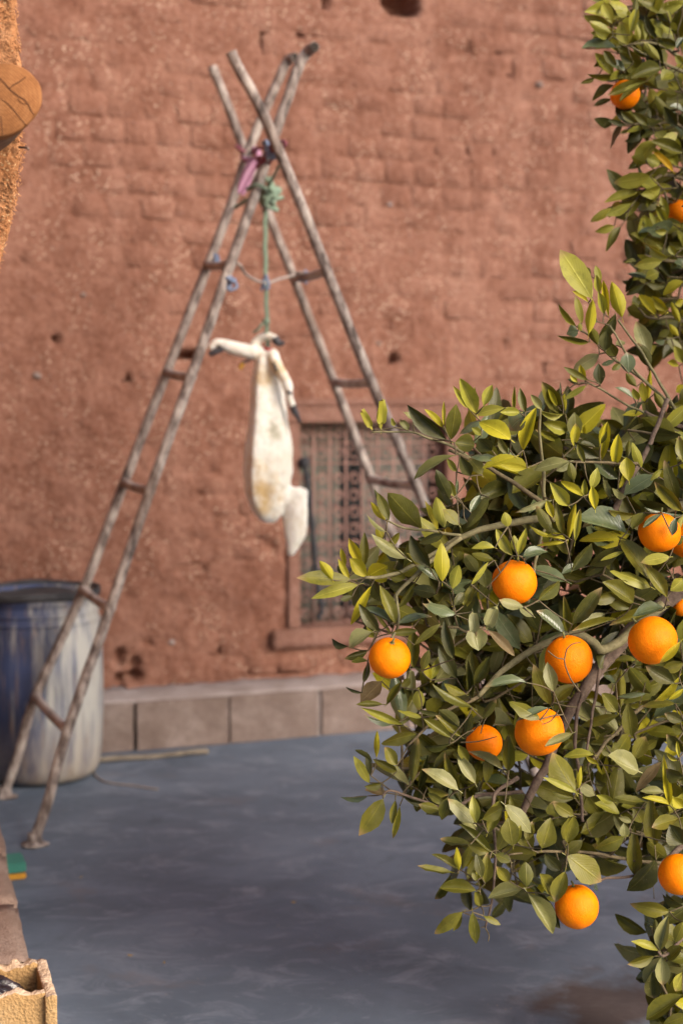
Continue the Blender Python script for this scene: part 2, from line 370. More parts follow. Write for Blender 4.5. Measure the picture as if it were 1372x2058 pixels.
def mat_leaf(name, base, dark, light, trans, rough, dust, spec=0.3):
    k = NT(name)
    uv = k.n.new('ShaderNodeUVMap').outputs[0]; s = k.sep(uv)          # u along the leaf, v across (0..1, rib at .5)
    av = k.math('ABSOLUTE', k.math('SUBTRACT', s[1], 0.5))
    c = k.mix(k.rng(k.noise(9, 2), 0.35, 0.65), dark, base)
    c = k.mix(k.rng(k.oi.outputs['Random'], 0.0, 1, 0, 0.55), c, light)
    vein = k.math('SINE', k.math('ADD', k.math('MULTIPLY', s[0], 62), k.math('MULTIPLY', av, -60)))
    c = k.mix(k.rng(vein, 0.80, 1.0, 0, 0.10), c, light)
    c = k.mix(k.rng(av, 0.010, 0.028, 0.6, 0), c, tuple(min(1, x*1.4) for x in light))
    c = k.mix(k.rng(av, 0.44, 0.5, 0, 0.30), c, light)
    n2 = k.noise(40, 4, 0.7)
    c = k.mix(k.rng(n2, 0.48, 0.28, 0, 0.55), c, tuple(x*.6 for x in dark))
    c = k.mix(k.rng(n2, 0.52, 0.78, 0, dust), c, (0.30, 0.25, 0.15))
    c = k.mix(k.math('MULTIPLY', k.rng(k.voro(130), 0.07, 0.12, 0.8, 0), k.rng(n2, 0.52, 0.6)), c, (0.40, 0.28, 0.14))
    c = k.mix(k.math('MULTIPLY', k.math('MULTIPLY', k.rng(s[0], 0.80, 0.95), k.rng(k.oi.outputs['Random'], 0.62, 0.66)), 0.75), c, (0.30, 0.19, 0.09))
    h = k.math('ADD', k.math('MULTIPLY', vein, 0.12), k.rng(av, 0.0, 0.05, 0, 1.2))
    nb = k.bump(h, 0.35, 0.0012)
    k.done(c, rough, nb, spec)
    tr = k.n.new('ShaderNodeBsdfTranslucent'); k.l.new(k.mix(1.0, c, (1.0, 0.95, 0.30), 'MULTIPLY'), tr.inputs[0])
    ms = k.n.new('ShaderNodeMixShader'); ms.inputs[0].default_value = trans
    k.l.new(k.b.outputs[0], ms.inputs[1]); k.l.new(tr.outputs[0], ms.inputs[2]); k.l.new(ms.outputs[0], k.out.inputs[0])
    return k.m
LEAF = {
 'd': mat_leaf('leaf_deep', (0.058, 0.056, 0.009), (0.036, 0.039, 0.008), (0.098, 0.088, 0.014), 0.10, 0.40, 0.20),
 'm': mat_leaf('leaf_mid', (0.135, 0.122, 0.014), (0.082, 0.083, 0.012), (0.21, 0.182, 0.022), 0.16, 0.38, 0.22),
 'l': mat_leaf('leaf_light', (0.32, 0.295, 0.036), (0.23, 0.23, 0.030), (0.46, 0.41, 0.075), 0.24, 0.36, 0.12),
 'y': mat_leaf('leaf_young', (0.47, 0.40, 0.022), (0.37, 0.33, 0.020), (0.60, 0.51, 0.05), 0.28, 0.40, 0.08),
 'b': mat_leaf('leaf_glossy', (0.105, 0.125, 0.052), (0.075, 0.095, 0.040), (0.15, 0.17, 0.085), 0.10, 0.22, 0.2, 0.5),
 'p': mat_leaf('leaf_dusty', (0.23, 0.22, 0.075), (0.165, 0.16, 0.05), (0.34, 0.32, 0.15), 0.20, 0.40, 0.4),
 'g': mat_leaf('leaf_gold', (0.62, 0.36, 0.010), (0.52, 0.30, 0.008), (0.70, 0.45, 0.04), 0.30, 0.5, 0.05),
 'n': mat_leaf('leaf_withered', (0.135, 0.090, 0.038), (0.095, 0.063, 0.028), (0.22, 0.155, 0.07), 0.12, 0.6, 0.3),
}
# ================================================================== the setting
bm = bmesh.new()
bmesh.ops.create_grid(bm, x_segments=2, y_segments=2, size=40)
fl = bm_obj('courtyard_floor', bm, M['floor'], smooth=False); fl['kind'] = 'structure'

# ---- back wall: mud plaster skin + mud bricks
sL, zT = on_wall(600, 850); sR, _ = on_wall(893, 850); _, zB = on_wall(600, 1262)
WIN = (sL, sR, zB, zT)
s0, s1, z1 = -3.0, 6.0, 4.2
HOLES = []                         # s, z, half width, half height, depth
for px, py, hw, hh, dp in [(805, 8, 29, 18, .14), (378, 716, 17, 9, .09), (255, 766, 6, 10, .06), (790, 722, 7, 9, .07), (1094, 742, 8, 7, .05),
        (112, 680, 5, 8, .05), (855, 165, 5, 12, .035), (722, 432, 5, 16, .035), (530, 75, 5, 22, .035), (655, 5, 6, 10, .05), (603, 75, 5, 14, .03), (1023, 145, 5, 16, .035),
        (938, 100, 5, 18, .025), (1000, 98, 4, 18, .022), (428, 640, 5, 15, .03), (1118, 605, 5, 12, .03), (1015, 690, 4, 12, .02), (240, 1320, 10, 14, .05), (262, 1362, 20, 8, .05), (238, 1385, 9, 26, .05),
        (270, 1340, 8, 18, .04), (340, 1395, 10, 16, .03), (370, 1388, 25, 6, .04), (470, 1330, 16, 7, .03), (445, 1310, 20, 6, .03), (540, 1350, 40, 6, .03), (590, 1352, 30, 5, .025),
        (395, 1143, 30, 6, .022), (305, 1290, 20, 6, .02), (525, 1080, 6, 26, .02), (545, 1100, 8, 12, .02), (670, 610, 26, 4, .014), (775, 655, 7, 8, .03), (908, 648, 6, 8, .02), (960, 305, 40, 4, .02), (880, 305, 30, 4, .012), (1340, 300, 10, 5, .02)]:
    s_, z_ = on_wall(px, py); kx = 5.7/2858
    HOLES.append((s_, z_, hw*kx/math.cos(ANG), hh*kx, dp))
def skin_n(s, z):
    low = max(0.0, min(1.0, (2.0 - z - 0.22*s) / 0.9))          # thicker mud coat towards the lower left
    p = Vector((s, z, 0))
    v = 0.0010 + 0.0048*low + 0.0042*noise.noise(Vector((s*1.3, z*1.6, 11)))
    v += 0.003*fbm(p, 1.9, 2) + (0.0040 + 0.004*low)*fbm(p + Vector((9, 3, 1)), 11, 3)
    if z < 1.1: v += 0.014*fbm(p + Vector((2, 7, 4)), 6.5, 3) * (1.1 - z)/1.1 - .010*max(0, fbm(p + Vector((5, 1, 8)), 9, 3) - .35)*(1.1 - z)
    for hs, hz, hw, hh, dp in HOLES:
        a = (s-hs)/hw; b = (z-hz)/hh
        if abs(a) < 2.2 and abs(b) < 2.2:
            q = (abs(a)**3 + abs(b)**3)**(1/3) + 0.35*noise.noise(p*40)
            v -= dp * max(0, min(1, (1.45 - q)/0.5))
    return v
def steps(a, b, c, d, fine, coarse):
    out = [a]
    while out[-1] < d - 1e-6:
        out.append(out[-1] + (fine if b <= out[-1] < c else coarse))
    return out
SS = steps(s0, -0.75, 2.75, s1, 0.0135, 0.08); ZZ = steps(0.0, 0.1, 3.25, z1, 0.0135, 0.08)
def snap(lst, v):
    i = min(range(len(lst)), key=lambda q: abs(lst[q]-v)); lst[i] = v
for v in (sL, sR): snap(SS, v)
for v in (zB, zT): snap(ZZ, v)
wall = thing('mud_brick_wall', 'tall red mud brick wall with worn plaster, behind the pipe ladders', 'wall', W(0, 0, 0), ANG)
vv = []; ff = []
for j, z in enumerate(ZZ):
    for i, s in enumerate(SS):
        vv.append((s, -skin_n(s, z), z))
nx = len(SS)
for j in range(len(ZZ)-1):
    zm = (ZZ[j]+ZZ[j+1])/2
    for i in range(nx-1):
        sm = (SS[i]+SS[i+1])/2
        if sL < sm < sR and zB < zm < zT: continue
        a = j*nx+i; ff.append((a, a+1, a+nx+1, a+nx))
me = bpy.data.meshes.new('mud_coat'); me.from_pydata(vv, [], ff); me.shade_smooth()
new_obj('mud_coat', me, wall, [M['mud']])
# core behind the coat (four blocks round the window opening)
bm = bmesh.new()
X, Y_, Z = Vector((1, 0, 0)), Vector((0, 1, 0)), Vector((0, 0, 1))
for a, b, c, d in ((s0, sL, 0, z1), (sR, s1, 0, z1), (sL, sR, 0, zB), (sL, sR, zT, z1)):
    box(bm, (a, 0.19, c), X*(b-a), Y_*0.25, Z*(d-c))
finish(bm)
bm_obj('wall_core', bm, M['mud'], wall, False)
# reveal of the window opening
bm = bmesh.new()
for o, a, b in (((sL, 0.012, zB), Y_*0.178, Z*(zT-zB)), ((sR, 0.012, zB), Y_*0.178, Z*(zT-zB)), ((sL, 0.012, zB), X*(sR-sL), Y_*0.178), ((sL, 0.012, zT), X*(sR-sL), Y_*0.178)):
    o = Vector(o); bm.faces.new([bm.verts.new(q) for q in (o, o+a, o+a+b, o+b)])
bm_obj('window_reveal', bm, M['window_clay'], wall, False)

# bricks
def brick_mesh(i):
    r = random.Random(100+i); bm = bmesh.new(); g = []
    n = 4
    for j in range(n):
        for k_ in range(n):
            u = (-.5, -.42, .42, .5)[k_]; v = (-.5, -.40, .40, .5)[j]
            e = max(abs(u), abs(v)) > 0.49
            corner = abs(u) > .49 and abs(v) > .49
            y = -0.5 + (0.045 if e else 0) + (0.05 if corner else 0) + r.uniform(-.022, .022)
            g.append(bm.verts.new((u*(0.94 if corner else 1) + r.uniform(-.03, .03), y, v*(0.92 if corner else 1) + r.uniform(-.045, .045))))
    for j in range(n-1):
        for k_ in range(n-1):
            a = j*n+k_; bm.faces.new((g[a], g[a+1], g[a+n+1], g[a+n]))
    ring = [g[i2] for i2 in list(range(n)) + [n-1+n*q for q in range(1, n)] + [n*n-1-q for q in range(1, n)] + [n*(n-1)-n*q for q in range(1, n-1)]]
    back = [bm.verts.new((v.co.x, .5, v.co.z)) for v in ring]
    for q in range(len(ring)):
        q2 = (q+1) % len(ring); bm.faces.new((ring[q2], ring[q], back[q], back[q2]))
    me = bpy.data.meshes.new('brick'); bm.to_mesh(me); bm.free(); me.shade_smooth(); me.materials.append(M['mudbrick'])
    return me
BR = [brick_mesh(i) for i in range(12)]
rb = random.Random(5)
cand = []; z = 0.235; row = 0
while z < 3.3:
    h = rb.uniform(0.078, 0.092); s = -0.8 + rb.uniform(0, .12); stretcher = rb.random() < 0.3
    while s < 2.9:
        L = rb.uniform(0.115, 0.14) if not (stretcher and rb.random() < .8) else rb.uniform(.22, .26)
        cs, cz = s + L/2, z + h/2
        hole = any(abs(cs-hs) < hw+L/2*.8 and abs(cz-hz) < hh+h/2*.6 and (dp > .04) for hs, hz, hw, hh, dp in HOLES)
        win = sL-L/2-.03 < cs < sR+L/2+.03 and zB-h/2-.03 < cz < zT+h/2+.03
        if not hole and not win:
            cz += .016*noise.noise((cs*1.7, z*.9, 4)) + rb.uniform(-.004, .004); px, py = proj(W(cs, 0, cz))
            cand.append((cs, cz, L, h, px, py, rb.uniform(-.0045, .002), rb.uniform(-.022, .022), rb.randrange(12)))
        s += L + rb.uniform(.006, .014)
    z += h + rb.uniform(.005, .011); row += 1
def shown(c): return -30 < c[4] < 1180 and -30 < c[5] < 1400
vis = sorted([c for c in cand if shown(c)], key=lambda c: c[5])
main_b = set(id(c) for c in vis[:300])
mass_v = []; mass_f = []
for c in cand:
    cs, cz, L, h, px, py, off, rot, vi = c
    Mx = Matrix.Translation((cs, 0.032 - off, cz)) @ Matrix.Rotation(rot, 4, 'Y') @ Matrix.Diagonal((L, 0.07, h, 1))
    if id(c) in main_b:
        o = new_obj('brick', BR[vi], wall); o.matrix_local = Mx
    else:
        b0 = len(mass_v)
        mass_v += [tuple(Mx @ v.co) for v in BR[vi].vertices]
        mass_f += [tuple(b0+i for i in p.vertices) for p in BR[vi].polygons]
me = bpy.data.meshes.new('lower_bricks'); me.from_pydata(mass_v, [], mass_f); me.shade_smooth()
o = new_obj('brickwork', me, wall, [M['mudbrick']]); o['kind'] = 'stuff'
# pebbles bedded in the mud
for q, (px, py, r_, col) in enumerate([(75, 755, .02, 'block'), (168, 592, .014, 'block'), (1082, 170, .020, 'block'), (760, 690, .012, 'block'), (783, 411, .012, 'mortar'), (345, 1290, .016, 'mortar'), (250, 1395, .02, 'mortar'), (362, 1383, .018, 'mortar')]):
    s_, z_ = on_wall(px, py)
    bm = bmesh.new(); bmesh.ops.create_icosphere(bm, subdivisions=2, radius=r_)
    for v in bm.verts: v.co *= 1 + .25*noise.noise(v.co*60 + Vector((q, 0, 0))); v.co.z *= .75
    o = bm_obj('pebble', bm, M[col], wall); o.location = (s_, 0.0, z_)

# ---- window
win = thing('barred_window', 'low window with clay coloured surround and scrolled iron grille in the mud wall', 'window', W(0, 0, 0), ANG)
def wbox(name, m, a, b, c, d, n0, n1, parent=win, bev=0.006):
    """box in wall coordinates: s a..b, z c..d, out of the wall n0..n1"""
    bm = bmesh.new(); box(bm, (a, -n1, c), X*(b-a), Y_*(n1-n0), Z*(d-c)); finish(bm)
    if bev: bmesh.ops.bevel(bm, geom=bm.edges[:], offset=bev, segments=2, affect='EDGES')
    return bm_obj(name, bm, m, parent, False)
jw = 0.055
wbox('jamb', M['window_clay'], sL-jw, sL, zB+.002, zT-.002, -.03, .024)
wbox('jamb', M['window_clay'], sR, sR+jw+.01, zB+.002, zT-.002, -.03, .024)
_, zl = on_wall(650, 800); 
wbox('lintel', M['window_clay'], sL-jw-.02, sR+jw+.03, zT, zl-.035, -.03, .028)
wbox('lintel_moulding', M['window_clay'], sL-jw-.03, sR+jw+.04, zl-.033, zl, -.03, .018)
_, zs = on_wall(600, 1298); sa, _ = on_wall(543, 1280)
wbox('sill', M['window_clay'], sa, sR+jw+.06, zs, zB, -.03, .045, bev=.01)
wbox('window_frame', M['window_clay'], sL, sL+.018, zB, zT, -.10, -.07, bev=.003)
wbox('window_frame', M['window_clay'], sR-.018, sR, zB, zT, -.10, -.07, bev=.003)
bm = bmesh.new(); box(bm, (sL+.018, .085, zB), X*(sR-sL-.036), Y_*.004, Z*(zT-zB)); finish(bm)
bm_obj('pane', bm, M['glass'], win, False)
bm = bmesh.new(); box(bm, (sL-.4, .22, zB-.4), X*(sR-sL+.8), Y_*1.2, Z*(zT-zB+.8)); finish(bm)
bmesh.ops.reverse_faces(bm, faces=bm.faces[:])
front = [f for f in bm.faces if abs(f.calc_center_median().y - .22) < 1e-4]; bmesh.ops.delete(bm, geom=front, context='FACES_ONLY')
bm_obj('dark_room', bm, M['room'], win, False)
# grille: bars and scrolls
gm = thing('grille', None, None); gm.parent = win
gy = 0.035
ww = sR - sL; hh = zT - zB; NB = 9
def wtube(name, pts, r, parent=gm, n=6):
    bm = bmesh.new(); tube(bm, pts, r, n); finish(bm); return bm_obj(name, bm, M['iron'], parent)
for i in range(NB+1):
    x = sL + ww*(i/NB)*.985 + .004
    wtube('bar', [(x, gy, zB), (x, gy, zT)], .0042)
for z_ in (zB+.012, zB+hh*.40, zB+hh*.80, zB+hh*.90, zT-.014):
    wtube('crossbar', [(sL, gy+.006, z_), (sR, gy+.006, z_)], .004)
def scroll(cx, cz, r_, d1, d2):
    p = []
    for q in range(13):
        th = q/12*math.pi*2.6; rr = r_*(1 - .55*q/12)
        p.append((cx + d1*rr*math.cos(th), gy-.004, cz + d2*rr*math.sin(th)))
    return p
for i in range(NB):
    cx = sL + ww*(i+.5)/NB*.985 + .004; r_ = ww/NB*.40
    wtube('scroll', scroll(cx, zB+hh*.85, r_, 1, 1), .003, n=5); wtube('scroll', scroll(cx, zB+hh*.95, r_*.8, -1, -1), .003, n=5)
for i in (3, 4):
    cx = sL + ww*(i+.5)/NB*.985 + .004; r_ = ww/NB*.38
    for q in range(9):
        wtube('scroll', scroll(cx, zB+hh*(.06+.083*q), r_, 1 if q % 2 else -1, 1), .003, n=5)
for i in (0, 1, 2, 5, 6, 7, 8):
    cx = sL + ww*(i+.5)/NB*.985 + .004; r_ = ww/NB*.34
    for q in range(0, 9):
        wtube('scroll', scroll(cx, zB+hh*(.06+.083*q), r_, 1 if q % 2 else -1, 1), .0034, n=5)
# curtains behind the pane
for nm, a, b, lab in (('curtain', sL-.02, sL+ww*.335, 'faded floral curtain filling the left of the barred window'), ('curtain', sL+ww*.50, sR+.02, 'faded floral curtain on the right side of the barred window')):
    bm = bmesh.new(); n_ = 40; cols = []
    for i in range(n_+1):
        x = a + (b-a)*i/n_; y = .125 + .0035*math.sin(i*1.15) + .004*math.sin(i*.43+1)
        cols.append([bm.verts.new((x, y, zB-.05)), bm.verts.new((x, y*.98+.003, (zB+zT)/2)), bm.verts.new((x, y, zT+.05))])
    for i in range(n_):
        for j in range(2): bm.faces.new((cols[i][j], cols[i+1][j], cols[i+1][j+1], cols[i][j+1]))
    o = bm_obj(nm, bm, M['curtain']); o.location = W(0, 0, 0); o.rotation_euler = (0, 0, ANG)
    md = o.modifiers.new('thick', 'SOLIDIFY'); md.thickness = .002
    tag(o, lab, 'curtain', 'window curtains')
# black strap hanging on the grille
pts = []
for px, py in ((611, 930), (616, 960), (622, 1010), (628, 1070), (633, 1130), (638, 1180), (646, 1215), (645, 1232), (638, 1244)):
    s_, z_ = on_wall(px, py, .03); pts.append(W(s_, .03, z_))
bm = bmesh.new(); tube(bm, catmull(pts, 4), [.013+.004*math.sin(i*1.9) for i in range(33)], 8); finish(bm)
o = bm_obj('hanging_strap', bm, M['strap']); tag(o, 'black ridged strap hanging down over the window grille', 'strap')
bm = bmesh.new(); bmesh.ops.create_icosphere(bm, subdivisions=2, radius=.026); 
for v in bm.verts: v.co *= 1+.2*noise.noise(v.co*70)
b2 = bm_obj('knot', bm, M['strap']); b2.location = pts[0]; keep(b2, o); b2.matrix_parent_inverse = Matrix()

# ---- block ledge along the wall
def block_mesh(name, L, D, H, seed, m, bev=.008, cuts=5, amp=.004):
    bm = bmesh.new(); bmesh.ops.create_cube(bm, size=1.0)
    bmesh.ops.scale(bm, vec=(L, D, H), verts=bm.verts[:]); 
    bmesh.ops.bevel(bm, geom=bm.edges[:], offset=bev, segments=2, affect='EDGES')
    bmesh.ops.subdivide_edges(bm, edges=[e for e in bm.edges if e.calc_length() > .04], cuts=cuts, use_grid_fill=True)
    for v in bm.verts: v.co += v.normal * amp * fbm(v.co + Vector((seed*3.1, 0, 0)), 25, 3)
    me = bpy.data.meshes.new(name); bm.to_mesh(me); bm.free()
    if cuts > 5: me.shade_smooth()
    me.materials.append(m); return me
ledge = thing('block_ledge', 'long grey cement block ledge along the foot of the mud wall', 'ledge', W(0, 0, 0), ANG)
sj = [on_wall(px, 1460, LEDGE)[0] for px in (272, 460, 643)]
step = (sj[2]-sj[0])/2
bmeshes = [block_mesh('block', step-.010, LEDGE+.02, .192, i, M['block'], .004, 5, .003) for i in range(5)]
x = sj[0] - step*5
for i in range(15):
    o = new_obj('block', bmeshes[i % 5], ledge); o.location = (x + step/2 + rb.uniform(-.003, .003), -(LEDGE-.02)/2 + rb.uniform(-.004, .006), .0945); o.rotation_euler = (0, 0, rb.uniform(-.008, .008))
    x += step
bm = bmesh.new(); n_ = 150; xa, xb = sj[0]-step*5, sj[0]+step*10; rows = []
for i in range(n_+1):
    xx = xa + (xb-xa)*i/n_; r_ = []
    for y, z_ in ((.05, .16), (.02, .222), (-.06, .205), (-LEDGE+.06, .199), (-LEDGE+.03, .195), (-LEDGE+.028, .186)):
        r_.append(bm.verts.new((xx, y + .008*noise.noise((xx*9, y*9, 0)), z_ + .008*fbm((xx, y, 5), 11, 3))))
    rows.append(r_)
for i in range(n_):
    for j in range(5): bm.faces.new((rows[i][j], rows[i][j+1], rows[i+1][j+1], rows[i+1][j]))
finish(bm)
bm_obj('mortar_bed', bm, M['mortar'], ledge)
for i in range(1, 15):
    xx = xa + step*i
    if i == 5: continue
    bm = bmesh.new(); box(bm, (xx-.008, -LEDGE+.016, 0), X*.016, Y_*.05, Z*.18)
    finish(bm); bm_obj('mortar_joint', bm, M['mortar'], ledge, False)

# ---- low kerb of blocks on the left, square to the wall
KT = .20
ka = on_z(66, 1932, KT); kb = on_z(0, 1652, KT); kd = (kb-ka).normalized(); kside = Vector((-kd.y, kd.x, 0)); kang = math.atan2(kd.y, kd.x)
kerb = thing('block_kerb', 'low row of pinkish cement blocks at the lower left corner', 'kerb', (ka.x, ka.y, 0), kang)
km = [block_mesh('block', .375, .20, .198, 20+i, M['kerb'], .01, 6, .006) for i in range(3)]
for i in range(5):
    o = new_obj('block', km[i % 3], kerb); o.location = (.19 + i*.388 + rb.uniform(-.004, .004), .10 + rb.uniform(-.006, .006), .1); o.rotation_euler = (0, 0, rb.uniform(-.015, .015))
for i in range(4):
    bm = bmesh.new(); box(bm, (.378 + i*.388, .015, 0), X*.012, Y_*.17, Z*.175)
    finish(bm); bm_obj('mortar_joint', bm, M['mortar'], kerb, False)

# ---- straw mud pier with beam, near left
PY = 2.36
prof = [(-1850, 26), (-1150, 30), (-800, 34), (-420, 36), (-200, 38), (0, 34), (60, 38), (110, 42), (160, 44), (230, 46), (280, 44), (305, 50), (330, 47), (360, 42), (400, 34), (440, 25), (480, 13), (520, 5), (545, -2), (600, -26), (700, -66), (850, -115), (1050, -160), (1300, -190), (1700, -205), (2180, -215)]  # house top above the view is raised to shade the back wall
bm = bmesh.new(); rows = []
zs_ = []
for i in range(len(prof)-1):
    a, b = prof[i], prof[i+1]; n_ = max(1, int((b[0]-a[0])/(14 if -150 < a[0] < 600 else 60)))
    for q in range(n_): zs_.append((a[0] + (b[0]-a[0])*q/n_, a[1] + (b[1]-a[1])*q/n_))
zs_.append(prof[-1])
back = Vector((-math.sin(ANG), math.cos(ANG), 0))
base_p = at(-215, 2180, PY)
for py, ex in zs_:
    e = at(ex, py, PY); e.z = max(e.z, -.02)
    r_ = []
    cs = [(-2.6, 0), (-1.2, 0), (-.6, 0), (-.4, 0), (-.3, 0), (-.22, 0), (-.17, 0), (-.13, 0), (-.10, 0), (-.075, 0), (-.05, 0), (-.032, .0), (-.018, .002), (-.008, .008), (-.002, .018), (0, .032), (0, .05), (0, .075), (0, .11), (0, .17), (0, .26), (0, .36), (0, .8), (0, 1.6), (0, 2.85), (-2.6, 2.85)]  # unseen length and width of the house added to darken the wall's left
    for dx, dn in cs:
        p = e + Vector((dx, 0, 0)) + back*dn
        d = .012*fbm(p, 9, 2) + .008*fbm(p + Vector((3, 1, 2)), 34, 3)
        if dn == 0 and dx < -.02: p.y += d*1.2
        else: p += Vector((1, -.5, 0))*d*.8
        r_.append(bm.verts.new(p))
    rows.append(r_)
for i in range(len(rows)-1):
    for j in range(len(cs)-1): bm.faces.new((rows[i][j], rows[i][j+1], rows[i+1][j+1], rows[i+1][j]))
finish(bm)
top_f = bm.faces.new(list(reversed(rows[0]))); bmesh.ops.triangulate(bm, faces=[top_f]); finish(bm)
pier = thing('mud_house', 'rough orange straw and mud house corner at the upper left edge', 'house', (base_p.x-.4, PY, 0))
o = bm_obj('mud_mass', bm, M['straw_mud']); keep(o, pier)
# chopped straw and grit standing out of the mud
bm = bmesh.new(); rs = random.Random(3)
for q in range(1300):
    py = rs.uniform(-60, 560); ex = 0
    for i in range(len(prof)-1):
        if prof[i][0] <= py <= prof[i+1][0]: ex = prof[i][1] + (prof[i+1][1]-prof[i][1])*(py-prof[i][0])/(prof[i+1][0]-prof[i][0])
    p = at(ex - abs(rs.gauss(0, 22)) + 2, py, PY) + Vector((0, -.004, 0))
    p.y += .0144*fbm(p, 9, 2)
    if rs.random() < .78:
        d = Vector((rs.uniform(-1, 1), rs.uniform(-.9, .2), rs.uniform(-1, 1))).normalized()*rs.uniform(.005, .014)
        s_ = d.orthogonal().normalized()*.0007
        bm.faces.new([bm.verts.new(v) for v in (p-d*.5-s_, p-d*.5+s_, p+d*.5+s_, p+d*.5-s_)])
    else:
        r_ = bmesh.ops.create_icosphere(bm, subdivisions=1, radius=rs.uniform(.0008, .0022), matrix=Matrix.Translation(p))
o = bm_obj('straw_and_grit', bm, M['straw_mud'], smooth=False); keep(o, pier); o['kind'] = 'stuff'
# beam
beam = thing('roof_beam', 'sawn round timber beam end sticking out of the straw mud house corner', 'beam', at(8, 199, 2.20))
br = .0565; bm = bmesh.new()
L_ = .55; dirb = (Vector((.0, 1, 0)) + back*.0).normalized(); rings = []
for i, yy in enumerate((0, .002, .006, .03, .08, .12, .16, .25, .4, L_)):
    ring = []
    for q in range(40):
        th = 2*math.pi*q/40; rr = br*(1 + .045*math.sin(2*th+.6) + .03*math.sin(3*th+1) + .02*noise.noise((math.cos(th)*3, math.sin(th)*3, yy*6)))
        if i == 0: rr -= .004
        elif i == 1: rr -= .0012
        ring.append(bm.verts.new((rr*math.cos(th) - .40*yy, yy, rr*math.sin(th))))
    rings.append(ring)
for i in range(len(rings)-1):
    for q in range(40):
        f = bm.faces.new((rings[i][q], rings[i][(q+1) % 40], rings[i+1][(q+1) % 40], rings[i+1][q])); f.material_index = 1 if i >= 3 else 0
f = bm.faces.new(rings[0]); f.material_index = 0
finish(bm); o = bm_obj('timber', bm, [M['beam'], M['bark_beam']], beam, True)
me = o.data
# drying cracks on the sawn face
def crack(pts, w_):
    bm = bmesh.new(); P = [Vector((x, -.0006, z)) for x, z in pts]; L2 = []
    for i, p in enumerate(P):
        t = (P[min(i+1, len(P)-1)] - P[max(0, i-1)]).normalized(); s_ = Vector((-t.z, 0, t.x)) * w_ * (.35 + .65*math.sin(math.pi*min(1, (i+.6)/len(P))))
        L2.append((bm.verts.new(p+s_), bm.verts.new(p-s_)))
    for i in range(len(P)-1): bm.faces.new((L2[i][0], L2[i][1], L2[i+1][1], L2[i+1][0]))
    r_ = bmesh.ops.extrude_face_region(bm, geom=bm.faces[:])
    for g_ in r_['geom']:
        if isinstance(g_, bmesh.types.BMVert): g_.co.y += .004
    finish(bm); return bm_obj('crack', bm, M['crack'], beam, False)
PXB = 2.2/2858
def bp(px, py): return ((px-8)*PXB, -(py-199)*PXB)
crack([bp(*q) for q in ((0, 158), (10, 168), (22, 182), (36, 193), (48, 200), (58, 212), (62, 222), (68, 230))], .0011)
crack([bp(*q) for q in ((18, 180), (28, 172), (40, 166), (53, 156))], .0009)
crack([bp(*q) for q in ((2, 198), (16, 208), (28, 221), (40, 236), (52, 250))], .0007)
crack([bp(*q) for q in ((2, 232), (3, 250), (5, 268))], .0007)
crack([bp(*q) for q in ((36, 200), (45, 208), (52, 209))], .0007)
bm = bmesh.new(); a = at(40, 296, 2.33); b_ = at(56, 297, 2.27); tube(bm, [a, a.lerp(b_, .5), b_, b_ + Vector((.002, -.004, -.003))], .0022, 6); finish(bm)
o = bm_obj('nail', bm, M['nail']); tag(o, 'small bent nail poking out under the beam end', 'nail')
# ================================================================== things in the yard
def rail_pts(px_pts, Ya, Yb, floor=False):
    """points of one pipe: distance runs evenly with height from Ya (first) to Yb (last)"""
    y0, y1 = px_pts[0][1], px_pts[-1][1]; out = []
    for px, py in px_pts: out.append(at(px, py, Ya + (Yb-Ya)*(py-y0)/(y1-y0)))
    return out
def ladder(name, label, near, far, rungs, near_foot=True, far_foot=True):
    b = near[0] if near[0].z < near[-1].z else near[-1]
    t = thing(name, label, 'ladder', (b.x, b.y, 0), 0, 'pipe ladders leaning together')
    for i, rail in enumerate((near, far)):
        P = catmull(rail, 8); bm = bmesh.new(); tube(bm, P, .0168, 12, lump=.11, seed=i*7+len(name)); finish(bm)
        keep(bm_obj('rail', bm, M['pipe']), t)
    for i, (p, q, r_) in enumerate(rungs):
        bm = bmesh.new(); d = q-p; pts = [p + d*u + Vector((0, 0, -.006*math.sin(math.pi*u))) for u in [q/24 for q in range(25)]]
        tube(bm, pts, [r_*(1 + .28*abs(2*q/24-1)**6) for q in range(25)], 10, lump=.04, seed=i); finish(bm)
        keep(bm_obj('rung', bm, M['rung']), t)
    return t
def foot(parent, p):
    bm = bmesh.new(); rs_ = []
    for zz, rr in ((.003, .036), (.008, .036), (.010, .024), (.02, .0190), (.04, .0185)):
        rs_.append([bm.verts.new((p.x + rr*(1+.12*math.sin(3*th+1)+.1*math.cos(2*th))*math.cos(th)*1.1, p.y + rr*math.sin(th), zz)) for th in [2*math.pi*q/16 for q in range(16)]])
    for i in range(4):
        for q in range(16): bm.faces.new((rs_[i][q], rs_[i][(q+1) % 16], rs_[i+1][(q+1) % 16], rs_[i+1][q]))
    bm.faces.new(rs_[0]); bm.faces.new(rs_[-1]); finish(bm); keep(bm_obj('foot_pad', bm, M['pipe']), parent)
A_px = [(10, 1612), (38, 1515), (72, 1400), (168, 1185), (250, 970), (335, 748), (418, 533), (470, 395), (500, 300), (540, 205), (566, 146), (578, 122), (590, 119)]
B_px = [(70, 1718), (97, 1610), (136, 1468), (222, 1222), (302, 985), (384, 757), (458, 545), (500, 425), (537, 315), (575, 205), (597, 142), (608, 117), (618, 104), (633, 101)]
D_px = [(464, 104), (478, 135), (530, 232), (600, 400), (657, 545), (746, 768), (836, 975), (858, 1000)]
C_px = [(426, 134), (455, 205), (490, 300), (545, 445), (590, 558), (671, 768), (745, 963), (762, 1003)]
Ap = rail_pts(A_px, 4.86, 5.04); Bp = rail_pts(B_px, 4.325, 4.58)
Dp = rail_pts(D_px, 4.37, 4.60); Cp = rail_pts(C_px, 5.12, 5.26)
